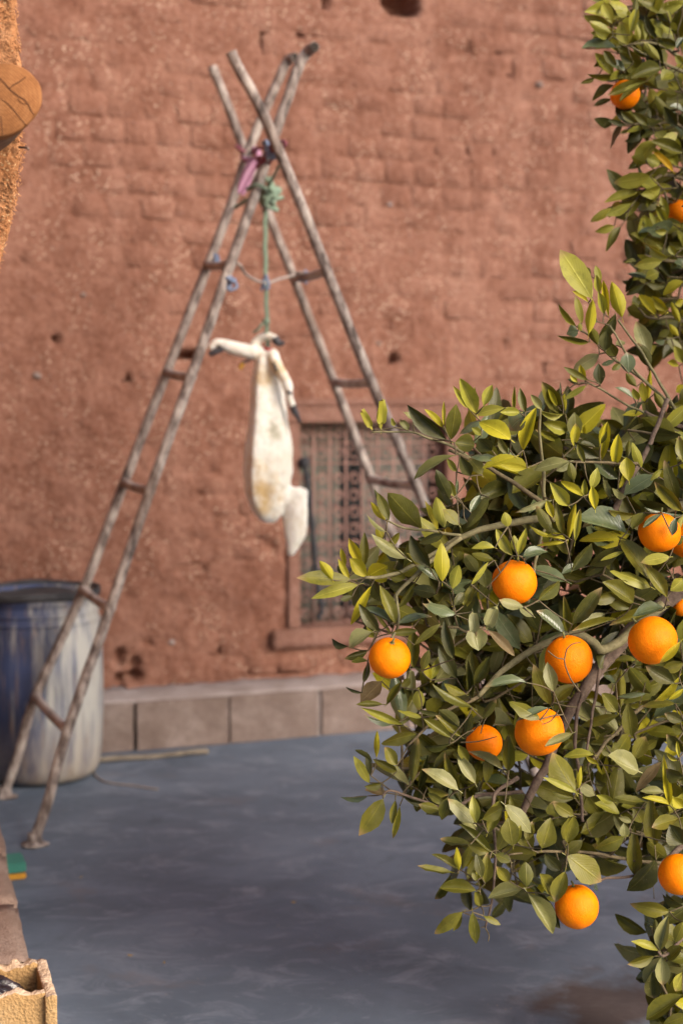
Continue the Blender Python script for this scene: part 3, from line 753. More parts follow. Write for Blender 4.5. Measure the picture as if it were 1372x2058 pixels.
for r_ in (Ap, Bp): r_[0].z = .02
# lean the bent tips towards the right and camera
Ap[-1] += Vector((.006, -.03, 0)); Bp[-1] += Vector((0, -.045, 0))
def down(r_):
    d = (r_[-2]-r_[2]).normalized(); p = r_[-2]; t_ = (p.z-.02)/-d.z; r_ = r_[:-1]
    return r_ + [p + d*t_*.33, p + d*t_*.66, p + d*t_]
Dp = down(Dp); Cp = down(Cp)
def near_pt(rail, px, py):
    P = catmull(rail, 10); return min(P, key=lambda p: (proj(p)[0]-px)**2 + (proj(p)[1]-py)**2)
def rung(a, pa, b, pb, r_=.0148): return (near_pt(a, *pa), near_pt(b, *pb), r_)
lad1 = ladder('pipe_ladder', 'crusted pipe ladder leaning right, its feet standing beside the blue barrel', Bp, Ap,
    [rung(Ap, (85, 1402), Bp, (136, 1466)), rung(Ap, (170, 1182), Bp, (222, 1218)), rung(Ap, (252, 966), Bp, (300, 986)), rung(Ap, (335, 750), Bp, (382, 757)), rung(Ap, (424, 534), Bp, (458, 522))])
foot(lad1, Ap[0]); foot(lad1, Bp[0])
lad2 = ladder('pipe_ladder', 'crusted pipe ladder leaning left, its foot hidden behind the orange tree', Dp, Cp,
    [rung(Cp, (590, 560), Dp, (656, 546)), rung(Cp, (671, 769), Dp, (745, 769)), rung(Cp, (745, 964), Dp, (836, 976)), rung(Cp, (820, 1160), Dp, (925, 1190)), rung(Cp, (890, 1345), Dp, (1010, 1390))])
foot(lad2, Dp[-1]); foot(lad2, Cp[-1])
for par, rail in ((lad1, Bp), (lad1, Ap)):
    e = rail[-1]; d = (catmull(rail, 8)[-1]-catmull(rail, 8)[-2]).normalized()
    bm = bmesh.new(); bmesh.ops.create_circle(bm, cap_ends=True, radius=.014, segments=14, matrix=Matrix.Translation(e + d*.0012) @ d.to_track_quat('Z', 'Y').to_matrix().to_4x4())  # flat disc on the capped end, shade inside the pipe put into its colour
    keep(bm_obj('pipe_mouth', bm, M['hollow'], smooth=False), par)

# ---- lashings
KY = 4.80
kn = at(533, 425, KY)                        # hanging point between the two ladders
def coil(c, ax, r_, turns, pitch, rt, m, name, lab, cat, wob=.25, seed=0):
    ax = Vector(ax).normalized(); a = ax.orthogonal().normalized(); b = ax.cross(a); P = []
    for i in range(int(turns*10)+1):
        th = i/10*2*math.pi; rr = r_*(1+wob*noise.noise((i*.37, seed, 0)))
        P.append(Vector(c) + a*math.cos(th)*rr + b*math.sin(th)*rr*.8 + ax*((i/10-turns/2)*pitch + .006*noise.noise((i*.5, seed, 3))))
    bm = bmesh.new(); tube(bm, catmull(P, 2), rt, 6); finish(bm); o = bm_obj(name, bm, m); return tag(o, lab, cat)
# binding cord that ties the rails at the crossing, running through between near and far pipes
b1 = near_pt(Bp, 532, 330); d1 = near_pt(Dp, 560, 292); a1 = near_pt(Ap, 496, 312); c1 = near_pt(Cp, 492, 305)
def cord(name, pts, rt, m, lab, cat, sub=5):
    bm = bmesh.new(); tube(bm, catmull(pts, sub), rt, 7); finish(bm); o = bm_obj(name, bm, m); return tag(o, lab, cat)
o = cord('lashing_cord', [b1 + Vector((-.024, -.01, .0)), b1 + Vector((0, -.026, .012)), b1.lerp(d1, .5) + Vector((0, -.03, .02)), d1 + Vector((.0, .03, .02)), d1 + Vector((.026, .0, .01)), b1.lerp(d1, .5) + Vector((0, .03, -.01)), b1 + Vector((0, .027, -.012)), b1 + Vector((-.026, 0, -.014)), b1 + Vector((0, -.026, .0)), b1.lerp(d1, .5) + Vector((0, -.02, .01)), d1 + Vector((-.01, .028, -.01)),
   d1.lerp(c1, .4), c1 + Vector((.024, 0, 0)), c1.lerp(a1, .5) + Vector((-.03, 0, .02)), a1 + Vector((-.022, -.02, .01)), a1 + Vector((.022, -.014, 0)), a1.lerp(b1, .6), b1 + Vector((-.02, .02, .02))], .0055, M['red_string'], 'dull red and blue cord binding the pipes where they cross', 'cord')
o2 = coil(b1.lerp(d1, .45) + Vector((0, -.004, .016)), U, .028, 3, .012, .006, M['blue_string'], 'blue_wrap', None, None, .3, 4); keep(o2, o); o2.matrix_parent_inverse = Matrix()
# purple cloth strip tied round the far rail and hanging
pc = [(512, 322, 22), (505, 335, 24), (498, 350, 22), (492, 366, 22), (487, 380, 18), (483, 391, 12)]
bm = bmesh.new(); rows = []
for i, (px, py, wd) in enumerate(pc):
    r_ = []
    for j in range(6):
        u = j/5 - .5; p = at(px + wd*u, py + 6*u, 4.93 + .012*math.sin(j*2.1 + i*.7)); r_.append(bm.verts.new(p))
    rows.append(r_)
for i in range(5):
    for j in range(5): bm.faces.new((rows[i][j], rows[i][j+1], rows[i+1][j+1], rows[i+1][j]))
o = bm_obj('cloth_strip', bm, M['purple']); md = o.modifiers.new('t', 'SOLIDIFY'); md.thickness = .004; md = o.modifiers.new('s', 'SUBSURF'); md.levels = 2; md.render_levels = 2
tag(o, 'faded purple cloth strip hanging from the crossing pipes', 'cloth')
bm = bmesh.new(); tube(bm, catmull([at(512, 322, 4.93), at(520, 310, 4.94), at(512, 300, 5.0), at(497, 303, 5.06), at(488, 316, 5.03), at(498, 322, 4.96), at(510, 320, 4.93)], 4), .010, 7); finish(bm)
keep(bm_obj('cloth_loop', bm, M['purple']), o)
# green rope: knot bundle round the near rail and the long drop
rope = thing('green_rope', 'green rope knotted at the pipe crossing and hanging straight down', 'rope', at(536, 700, KY))
gb = at(537, 392, 4.70)
rg = random.Random(11); P = [near_pt(Bp, 521, 385) + Vector((-.03, .01, 0)), near_pt(Bp, 521, 385) + Vector((0, -.028, .01)), near_pt(Bp, 521, 385) + Vector((.03, .0, 0))]
for i in range(52): P.append(gb + Vector((rg.gauss(.002, .014), rg.uniform(-.03, .05), rg.gauss(0, .026))))
P.append(kn)
bm = bmesh.new(); tube(bm, catmull(P, 5), .0062, 6); finish(bm); keep(bm_obj('knot', bm, M['green_rope']), rope)
hang_top = [near_pt(Dp, 570, 325) + Vector((-.02, .025, 0)), at(552, 352, 4.6), at(541, 375, 4.68), kn]
bm = bmesh.new(); tube(bm, catmull(hang_top, 5), .005, 6); finish(bm); keep(bm_obj('tie_line', bm, M['green_rope']), rope)
tie2 = [near_pt(Ap, 462, 415) + Vector((.02, -.02, 0)), at(500, 400, 4.86), at(520, 390, 4.78), gb]
bm = bmesh.new(); tube(bm, catmull(tie2, 5), .007, 6); finish(bm); keep(bm_obj('tie_line', bm, M['green_rope']), rope)
drop = [kn, at(533, 480, KY), at(534, 560, KY), at(536, 640, KY), at(538, 700, KY), at(539, 716, KY-.03)]
for off in (-.003, .0035):
    bm = bmesh.new(); tube(bm, [p + Vector((off + .0012*math.sin(i*.9), off*.6, 0)) for i, p in enumerate(catmull(drop, 10))], .0042, 6); finish(bm); keep(bm_obj('strand', bm, M['green_rope']), rope)
bm = bmesh.new(); tube(bm, catmull([at(536, 650, KY), at(526, 652, KY-.01), at(519, 662, KY-.01), at(510, 667, KY)], 4), .0045, 6); finish(bm); keep(bm_obj('loose_end', bm, M['green_rope']), rope)
bm = bmesh.new(); bmesh.ops.create_icosphere(bm, subdivisions=2, radius=.013, matrix=Matrix.Translation(at(535, 646, KY))); keep(bm_obj('knot', bm, M['green_rope']), rope)
# light string from rung to rung through the rope
ra = near_pt(Bp, 462, 535); rcc = at(600, 556, 5.0)
cord('cross_string', [at(428, 522, 4.94), at(440, 538, 4.8), ra + Vector((.022, 0, .0)), at(495, 552, 4.66), at(532, 569, KY-.01), at(560, 561, 4.86), at(590, 553, 4.98), rcc + Vector((0, -.022, .012)), at(613, 548, 4.97)], .0046, M['grey_string'], 'pale string slung between the two ladders at upper rung height', 'string')
for px, py, Y, lab in ((433, 523, 4.9, 'blue string knot on the upper rung of the ladder beside the barrel'), (467, 566, 4.42, 'loose blue string tied to the near rail below the upper rung'), (532, 569, KY-.02, 'small blue knot where the pale string meets the green rope'), (614, 552, 4.93, 'blue string knot on the upper rung of the ladder leaning left')):
    c_ = at(px, py, Y); rg = random.Random(int(px)); P = [c_ + Vector((rg.uniform(-.02, .02), rg.uniform(-.025, .02), rg.uniform(-.03, .022))) for i in range(10 if px != 532 else 6)]
    cord('string_knot', P, .0045, M['blue_string'], lab, 'knot')['group'] = 'blue string knots on the ladders'

# ---- goatskin hung from the rope
GY = KY
sk = GY/2858.0
def gp(px, py, dy=0.0): return at(px, py, GY + dy)
gs = thing('goatskin_bag', 'cream goatskin churn bag hanging upside down from the green rope', 'bag', gp(538, 706))
bm = bmesh.new()
def loft(secs, n=28, ridge=None):
    rings = []
    for (px, py, hw, hd) in secs:
        c_ = gp(px, py); ring = []
        for q in range(n):
            th = 2*math.pi*q/n; r_ = 1.0
            if ridge is not None:
                d = (th - ridge + math.pi) % (2*math.pi) - math.pi
                r_ = .88 + .30*math.exp(-(d/.28)**2)
            wob = 1 + .05*noise.noise((math.cos(th)*1.4, math.sin(th)*1.4, py*.016)) + .025*(1-abs(noise.noise((math.cos(th)*2.6, math.sin(th)*2.6, py*.010+7)))*2.2)
            ring.append(bm.verts.new(c_ + Vector((math.cos(th)*hw*1.05*sk*r_*wob, math.sin(th)*hd*sk*r_*wob, 0))))
        rings.append(ring)
    for i in range(len(rings)-1):
        for q in range(n): bm.faces.new((rings[i][q], rings[i][(q+1) % n], rings[i+1][(q+1) % n], rings[i+1][q]))
    bm.faces.new(rings[0]); bm.faces.new(rings[-1])
loft([(541, 700, 9, 9), (541, 708, 20, 17), (538, 725, 28, 24), (536, 760, 33, 30), (538, 800, 37, 35), (540, 850, 44, 42), (540, 900, 51, 48), (538, 950, 53, 50), (536, 990, 47, 46), (537, 1018, 38, 38), (539, 1038, 27, 28), (542, 1050, 12, 13)], ridge=math.pi*1.36)
def limb(pts, rr, n=14):
    tube(bm, catmull(pts, 5), [rr[min(len(rr)-1, int(i/5))]*(1-(i % 5)/5) + rr[min(len(rr)-1, int(i/5)+1)]*(i % 5)/5 for i in range(len(pts)*5-4)], n)
q_ = sk
limb([gp(540, 716), gp(520, 711, -.005), gp(498, 706, -.01), gp(475, 701, -.012), gp(455, 694, -.012), gp(440, 689, -.012), gp(429, 693, -.012), gp(423, 702, -.012)], [15*q_, 15*q_, 15*q_, 14*q_, 12*q_, 9*q_, 8*q_, 7*q_])
limb([gp(530, 712, .02), gp(516, 702, .025), gp(514, 690, .025), gp(522, 680, .02), gp(535, 675, .01), gp(549, 679, .0), gp(557, 686, -.01)], [12*q_, 11*q_, 10*q_, 9*q_, 9*q_, 8.5*q_, 8*q_])
limb([gp(545, 712, -.02), gp(551, 722, -.04), gp(560, 742, -.055), gp(572, 762, -.06), gp(578, 778, -.06), gp(580, 792, -.06), gp(585, 808, -.055), gp(589, 818, -.055)], [11*q_, 11*q_, 11*q_, 11*q_, 11*q_, 9*q_, 7*q_, 6.5*q_])
# hind leg flap at the bottom right
loft([(580, 978, 8, 8), (596, 984, 20, 13), (595, 992, 22, 15), (594, 1020, 23, 16), (594, 1055, 24, 16), (593, 1080, 20, 14), (588, 1103, 12, 11), (584, 1118, 6, 6)], 20)
limb([gp(560, 1005), gp(576, 1000), gp(588, 998)], [22*q_, 18*q_, 16*q_])
limb([gp(600, 985), gp(612, 988, -.01), gp(617, 993, -.012)], [9*q_, 7*q_, 4*q_], 8)
finish(bm)
body = bm_obj('skin', bm, M['goatskin']); keep(body, gs)
md = body.modifiers.new('r', 'REMESH'); md.mode = 'VOXEL'; md.voxel_size = .0055; md.use_smooth_shade = True
md = body.modifiers.new('sm', 'SMOOTH'); md.factor = .5; md.iterations = 6
tx = bpy.data.textures.new('wrinkle', 'CLOUDS'); tx.noise_scale = .035
md = body.modifiers.new('d', 'DISPLACE'); md.texture = tx; md.strength = .006; md.mid_level = .5
def hoof(pts, rr, m=M['hoof'], name='hoof', n=10):
    bm = bmesh.new(); tube(bm, catmull(pts, 4), [rr[0] + (rr[1]-rr[0])*i/(4*(len(pts)-1)) for i in range(4*(len(pts)-1)+1)], n, lump=.15); finish(bm)
    return keep(bm_obj(name, bm, m), gs)
hoof([gp(446, 697, -.03), gp(440, 704, -.03), gp(431, 708, -.032), gp(421, 712, -.03)], (.013, .010))
hoof([gp(553, 682, -.01), gp(559, 689, -.016), gp(563, 691, -.018), gp(572, 688, -.02)], (.016, .006))
hoof([gp(588, 816, -.055), gp(591, 824, -.055), gp(594, 832, -.055)], (.0125, .013))
hoof([gp(593, 828, -.055), gp(598, 838, -.055), gp(604, 850, -.055)], (.012, .004))
hoof([gp(531, 701, -.012), gp(538, 704, -.022), gp(545, 704, -.018)], (.008, .007), M['red'], 'tie_band')
hoof([gp(548, 728, -.075), gp(553, 737, -.078), gp(556, 745, -.08)], (.004, .005), M['hoof'], 'dark_patch')
hoof([gp(576, 787, -.082), gp(582, 788, -.08), gp(584, 792, -.076)], (.004, .005), M['hoof'], 'dark_patch')
hoof([gp(505, 722, -.01), gp(492, 727, -.01), gp(484, 730, -.01)], (.004, .006), M['hoof'], 'cord_stub')
hoof([gp(488, 730, -.01), gp(485, 736, -.01), gp(482, 742, -.01)], (.010, .007), M['ochre'], 'tuft')

# ---- blue barrel
bc = Vector((-1.105, 5.165, 0)); br_ = .228
bar = thing('plastic_barrel', 'limewash streaked blue plastic barrel behind the ladder feet', 'barrel', bc)
bm = bmesh.new(); pr = [(0, .004), (.15, .004), (.185, .010), (.205, .028), (.214, .055), (.221, .12), (.226, .22), (.228, .34), (.226, .46), (.220, .54), (.212, .585), (.206, .605), (.205, .62), (.212, .626), (.214, .645), (.210, .652), (.200, .652), (.198, .60), (.19, .50)]
n_ = 64; rings = [[bm.verts.new((r_*math.cos(2*math.pi*q/n_), r_*math.sin(2*math.pi*q/n_), z_)) for q in range(n_)] if r_ > 0 else None for r_, z_ in pr]
for i in range(1, len(pr)-1):
    for q in range(n_): bm.faces.new((rings[i][q], rings[i][(q+1) % n_], rings[i+1][(q+1) % n_], rings[i+1][q]))
bm.faces.new(list(reversed(rings[1]))); finish(bm)
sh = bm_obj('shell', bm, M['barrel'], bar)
bm = bmesh.new()
pr2 = [(.198, .634), (.207, .664), (.218, .667), (.223, .662), (.224, .648), (.220, .640), (.214, .637)]
rings = [[bm.verts.new((r_*math.cos(2*math.pi*q/n_)*(1+.006*math.sin(5*q)), r_*math.sin(2*math.pi*q/n_), z_ + .003*math.sin(q*.4))) for q in range(n_)] for r_, z_ in pr2]
for i in range(len(pr2)-1):
    for q in range(n_): bm.faces.new((rings[i][q], rings[i][(q+1) % n_], rings[i+1][(q+1) % n_], rings[i+1][q]))
finish(bm); bm_obj('rim_band', bm, M['rim'], bar)
bm = bmesh.new(); rings = [[bm.verts.new((r_*math.cos(2*math.pi*q/n_), r_*math.sin(2*math.pi*q/n_), .640 + .012*fbm((math.cos(2*math.pi*q/n_)*r_, math.sin(2*math.pi*q/n_)*r_, 0), 9, 2))) for q in range(n_)] for r_ in (.199, .15, .09, .04)]
for i in range(3):
    for q in range(n_): bm.faces.new((rings[i][q], rings[i][(q+1) % n_], rings[i+1][(q+1) % n_], rings[i+1][q]))
bm.faces.new(rings[-1]); finish(bm); bm_obj('lid', bm, M['rim'], bar)
for zz, rr in ((.585, .2135), (.555, .219)):
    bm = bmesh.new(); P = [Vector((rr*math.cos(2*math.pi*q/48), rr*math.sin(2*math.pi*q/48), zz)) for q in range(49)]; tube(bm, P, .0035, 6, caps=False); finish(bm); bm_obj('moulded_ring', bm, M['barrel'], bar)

for ch in bar.children: ch.scale = (1, 1, 1.05)

# ---- small things on the floor
a = on_z(186, 1529, .012); b_ = on_z(418, 1510, .012)
bm = bmesh.new(); tube(bm, [a + (b_-a)*u + Vector((0, 0, .003*math.sin(u*9))) for u in [i/14 for i in range(15)]], .011, 8, lump=.15); finish(bm)
tag(bm_obj('cane_pole', bm, M['cane']), 'thin weathered pole lying on the floor beside the barrel', 'pole')
P = [on_z(px, py, .004) for px, py in ((188, 1550), (196, 1562), (212, 1571), (240, 1576), (270, 1579), (300, 1584), (318, 1586))]
cord('floor_wire', P, .0035, M['grey_string'], 'pale curved wire lying on the grey floor right of the barrel', 'wire')
sp = on_z(26, 1759, 0); spg = thing('kitchen_sponge', 'green and yellow scouring sponge on the floor behind the kerb', 'sponge', sp, .35)
def rbox(name, m, lx, ly, lz, loc, parent, bev=.004):
    bm = bmesh.new(); bmesh.ops.create_cube(bm, size=1); bmesh.ops.scale(bm, vec=(lx, ly, lz), verts=bm.verts[:]); bmesh.ops.bevel(bm, geom=bm.edges[:], offset=bev, segments=2, affect='EDGES')
    o = bm_obj(name, bm, m, parent, False); o.location = loc; return o
rbox('foam', M['sp_yellow'], .068, .10, .016, (0, 0, .009), spg); rbox('scouring_pad', M['sp_green'], .068, .10, .030, (0, .004, .034), spg)
rl = random.Random(21)
LITTER = [(163, 1765, 1, 'dry leaf scrap on the floor just right of the sponge'), (262, 1922, 1, 'dry leaf scrap on the floor right of the pinkish kerb'),
  (330, 1937, 1, 'dry leaf scrap on the floor, second one right of the kerb'), (590, 1815, 1, 'lone dry leaf scrap in the middle of the grey floor')]
for i, (px, py, kindl, lab) in enumerate(LITTER):
    p = on_z(px, py, .004); r_ = rl.uniform(.004, .007); bm = bmesh.new()
    if not kindl:
        bmesh.ops.create_icosphere(bm, subdivisions=1, radius=r_*.7)
        for v in bm.verts: v.co *= 1 + .3*noise.noise(v.co*120 + Vector((i, 0, 0)))
        o = bm_obj('mud_crumb', bm, M['litter2']); o.location = p + Vector((0, 0, r_*.3)); tag(o, lab, 'crumb', 'mud crumbs on the floor')
    else:
        vs_ = []
        for u, wd in ((-1, 0), (-.5, .4), (0, .5), (.5, .38), (1, 0)):
            for sgn in ((-1, 1) if wd else (0,)): vs_.append(bm.verts.new((u*r_*1.3, sgn*wd*r_, .002 + .003*u*u)))
        v = vs_; bm.faces.new((v[0], v[2], v[1])); bm.faces.new((v[1], v[2], v[4], v[3])); bm.faces.new((v[3], v[4], v[6], v[5])); bm.faces.new((v[5], v[6], v[7]))
        r2 = bmesh.ops.extrude_face_region(bm, geom=bm.faces[:])
        for g_ in r2['geom']:
            if isinstance(g_, bmesh.types.BMVert): g_.co.z += .001
        finish(bm); o = bm_obj('fallen_leaf', bm, M['litter']); o.location = p; o.rotation_euler = (0, 0, rl.uniform(0, 6)); tag(o, lab, 'leaf', 'dry leaf scraps on the floor')

# ---- broken ochre hollow block with a bag in it
yb = thing('hollow_block', 'broken ochre hollow cement block holding a black bag, lower left corner', 'block', (ka.x, ka.y, 0), 0)
ZT = .235
c_fr = on_z(112, 2001, ZT); c_br = on_z(91, 1931, ZT)     # near right and far right top corners (outer)
ex = Vector((1, .10, 0)).normalized(); ey = (c_br - c_fr); ey.z = 0; dep = ey.length; ey.normalize()
o0 = c_fr.copy(); o0.z = 0
def shell_wall(name, p, vx, vy, m_top=None, chip=.012, seed=0):
    """an upright wall of the block from p along vx (length) and vy (thickness), with a chipped uneven top"""
    bm = bmesh.new(); nl = max(2, int(vx.length/.008)); nt = 4; nz = 22; V = {}
    for i in range(nl+1):
        for j in range(nt+1):
            q = p + vx*(i/nl) + vy*(j/nt)
            top = ZT + chip*(fbm(Vector((q.x, q.y, seed)), 34, 4)*.8 - .15) + (.003*math.sin(math.pi*j/nt))
            for k_ in range(nz+1):
                if 0 < i < nl and 0 < j < nt and 0 < k_ < nz: continue
                w_ = q + Vector((0, 0, top*k_/nz)); w_ += Vector((noise.noise(w_*70), noise.noise(w_*70 + Vector((5, 0, 0))), 0))*.0009
                V[i, j, k_] = bm.verts.new(w_)
    def quad(a, b, c, d, mi):
        f = bm.faces.new((V[a], V[b], V[c], V[d])); f.material_index = mi
    for i in range(nl):
        for k_ in range(nz):
            for j in (0, nt): quad((i, j, k_), (i+1, j, k_), (i+1, j, k_+1), (i, j, k_+1), 0)
        for j in range(nt): quad((i, j, nz), (i+1, j, nz), (i+1, j+1, nz), (i, j+1, nz), 1)
    for j in range(nt):
        for k_ in range(nz):
            for i in (0, nl): quad((i, j, k_), (i, j+1, k_), (i, j+1, k_+1), (i, j, k_+1), 0)
    finish(bm); return keep(bm_obj(name, bm, [M['yblock'], M['yblock_rim']]), yb)
TH = .021
fx = -ex*.40
shell_wall('front_wall', o0 + fx + ey*.016, ex*(.40-.018), ey*TH, seed=1)
shell_wall('back_wall', o0 + fx + ey*(dep-TH), ex*(.40-.017), ey*TH, chip=.02, seed=2)
shell_wall('end_wall', o0 - ex*.019, ey*dep, ex*.022, chip=.01, seed=3)
shell_wall('end_wall', o0 + fx - ex*.02, ey*dep, ex*.02, seed=4)
shell_wall('cross_web', o0 - ex*.24 + ey*.038, ey*(dep-.060), ex*.025, chip=.02, seed=5)
# black bag stuffed in the cell
bcx = o0 - ex*.125 + ey*(dep*.52); bm = bmesh.new(); bmesh.ops.create_icosphere(bm, subdivisions=5, radius=1)
for v in bm.verts:
    n0 = v.co.copy(); rid = 1 + .14*(1-abs(noise.noise(n0*2.6)))**3 + .12*noise.noise(n0*1.3) - .06*abs(noise.noise(n0*6))
    v.co = Vector((n0.x*.092*rid, n0.y*min(.075, (dep-.065)/2)*rid, n0.z*.085*rid))
bm.normal_update(); bagm = Matrix.Translation(Vector((bcx.x, bcx.y, .150))) @ Matrix.Rotation(math.atan2(ex.y, ex.x), 4, 'Z'); bm.transform(bagm)
o = bm_obj('plastic_bag', bm, M['bag']); tag(o, 'crumpled black plastic bag stuffed into the broken ochre block', 'bag')
# ================================================================== orange tree
# oranges: px, py, pixel radius, distance, tilt, label
ORANGES = [
 (783, 1322, 43, 2.60, 'bright round orange hanging farthest left, clear of the leaves'),
 (1033, 1170, 46, 2.62, 'orange below a leaf rosette, a dusty leaf across its lower edge'),
 (1142, 1325, 48.5, 2.66, 'orange with a bare dark twig crossing its face, beside the thick limb'),
 (1310, 1287, 50, 2.58, 'large orange with a puckered navel beside a curled yellow leaf, at right'),
 (1083, 1470, 51, 2.58, 'large orange capped by leaves with a small dark navel spot below'),
 (972, 1493, 37, 2.72, 'small shaded orange half hidden by leaves and a thin twig'),
 (1158, 1822, 45, 2.58, 'lowest whole orange, hanging beside a broad drooping leaf over the floor'),
 (1362, 1757, 42, 2.60, 'low orange cut by the right edge, dark leaves above it'),
 (1324, 1070, 43, 2.66, 'deep orange fruit at the right with a small leaf across it'),
 (1382, 1085, 40, 2.80, 'orange sliver at the right edge behind the deep orange fruit'),
 (1255, 190, 29, 3.30, 'small high orange with two dark leaves across it, near the top'),
 (1364, 425, 24, 3.42, 'dim orange deep in the upper foliage at the right edge'),
 (1206, 1655, 24, 2.98, 'dim orange behind the low leaf mass, barely showing'),
 (1368, 1222, 17, 2.86, 'orange glimpse behind leaves just above the puckered orange'),
]
R1 = (1072, 0, 3.957, 3.28, '''625,195,540,0,80,l;610,215,412,115,60,l;615,265,435,170,75,l;580,320,470,240,70,l;750,90,600,-10,75,l;800,130,810,-10,50,p;745,360,690,170,130,m;740,130,655,80,60,l;765,280,825,50,70,l;650,375,378,420,110,b;655,375,480,345,60,m;545,545,500,450,50,d;670,590,425,600,50,l;480,625,358,668,40,m;640,680,455,768,60,d;625,790,468,838,40,d;890,650,580,770,80,dF;880,655,685,835,60,mF;1005,540,780,610,120,d;1000,480,865,330,70,l;895,450,770,340,50,l;835,320,820,190,45,m;880,325,865,190,45,m;975,310,885,115,60,d;1010,300,985,205,60,l;1150,370,980,315,70,m;1085,180,1020,45,55,l;1187,30,1030,75,60,m;1187,300,1130,385,50,b;1110,580,1010,640,100,m;970,870,920,690,90,m;730,1000,590,955,45,d;800,980,690,880,60,m;905,1000,790,890,60,m;880,1020,740,1040,40,m;760,1030,680,1060,30,d;980,1040,845,1095,40,d;1140,1000,1030,830,80,d;1000,1165,1150,1045,90,l;1187,1210,920,1130,110,m;1165,1200,1085,1080,50,l;1105,1365,960,1195,55,g;890,1300,780,1240,80,l;1000,1310,890,1260,110,l;920,1400,650,1470,120,l;1010,1490,835,1530,90,l;830,1530,570,1585,70,m;960,1620,800,1580,50,m;775,1620,570,1720,80,l;620,1660,455,1770,70,l;640,1800,500,1840,65,m;690,1800,572,1970,65,m;1085,1770,1060,1610,65,m;1060,1800,970,1630,60,l;970,1800,920,1680,40,l;965,1800,825,1745,40,b;975,1830,830,1870,50,b;1055,1840,965,1840,50,m;1020,2060,910,1960,80,m;930,2060,885,1945,40,d;1160,700,1060,660,70,m;1140,760,1040,740,60,d;1187,900,1080,840,60,b;900,860,800,900,50,d;700,130,600,110,60,m;660,520,560,400,70,m;720,570,610,470,60,b;790,500,680,420,70,d;1187,500,1120,440,60,l;1140,240,1080,180,50,m''')
R2 = (1072, 480, 4.573, 2.85, '''525,545,245,85,230,m;535,540,490,385,60,m;520,340,445,265,80,m;610,400,565,240,65,m;600,500,570,330,70,l;640,690,595,485,80,l;685,720,635,380,60,y;810,725,720,390,130,y;500,585,350,485,50,y;440,780,385,515,75,m;500,880,545,550,95,y;390,805,225,590,60,m;405,850,310,850,110,b;510,950,220,895,60,m;430,850,420,765,40,l;580,930,755,690,100,d;585,980,515,800,80,m;650,1030,670,840,120,d;580,760,520,740,60,b;755,1080,690,960,110,d;600,1060,340,1210,140,p;740,1120,610,1150,50,b;870,1235,855,1040,140,b;800,1150,720,1200,60,d;1050,1090,955,745,140,p;1060,1180,960,950,120,d;610,1340,590,1150,110,d;470,1300,425,1150,60,y;500,1300,275,1185,60,m;400,1320,330,1250,45,y;410,1340,310,1285,35,d;480,1350,280,1475,60,l;940,1360,840,1230,70,d;1020,1500,985,1310,75,y;1045,1490,1070,1200,55,y;965,1480,910,1370,70,m;915,1465,760,1350,45,b;1000,1500,800,1700,90,b;1010,1600,820,1605,60,y;1210,1590,1100,1400,70,d;290,1620,75,1295,150,m;215,1540,125,1380,55,y;285,1590,275,1410,45,y;250,1450,240,1315,20,d;270,1610,50,1590,50,l;380,1850,370,1590,140,m;320,1760,90,1690,120,l;250,1850,0,1740,70,m;370,1910,385,1700,90,y;455,1850,450,1690,45,y;610,1920,675,1680,100,y;960,1890,700,1860,80,p;1035,1900,840,1790,130,d;1300,1900,1000,1620,200,m;570,1921,370,1860,60,d;750,980,840,940,60,p''')
R2B = (1072, 480, 4.573, 3.18, '''1235,180,1055,80,90,m;1180,205,925,250,100,l;950,210,840,200,30,d;1090,190,945,160,50,m;1220,400,1130,270,90,d;1060,380,845,350,40,b;1150,310,1030,350,100,m;1010,420,850,520,60,d;1210,440,1010,410,60,d;1372,390,1180,490,90,y;960,600,890,600,120,m;1110,700,965,510,90,y;1225,660,1080,530,90,y;1070,700,850,650,130,d;1340,770,1255,570,60,y;1330,900,1240,780,60,y;1372,1050,1230,900,90,p;1372,1140,1280,980,100,l;1372,1480,1290,1590,100,y;1372,1340,1300,1410,80,y;1372,80,1240,40,70,d;1300,150,1240,60,70,m;1372,250,1290,210,80,b;1372,560,1290,600,70,y;1330,1170,1220,1140,60,y;1240,840,1150,900,70,d;1090,130,1020,60,40,d;1190,90,1110,50,50,d;1372,740,1280,700,70,d;1200,930,1110,960,60,b''')
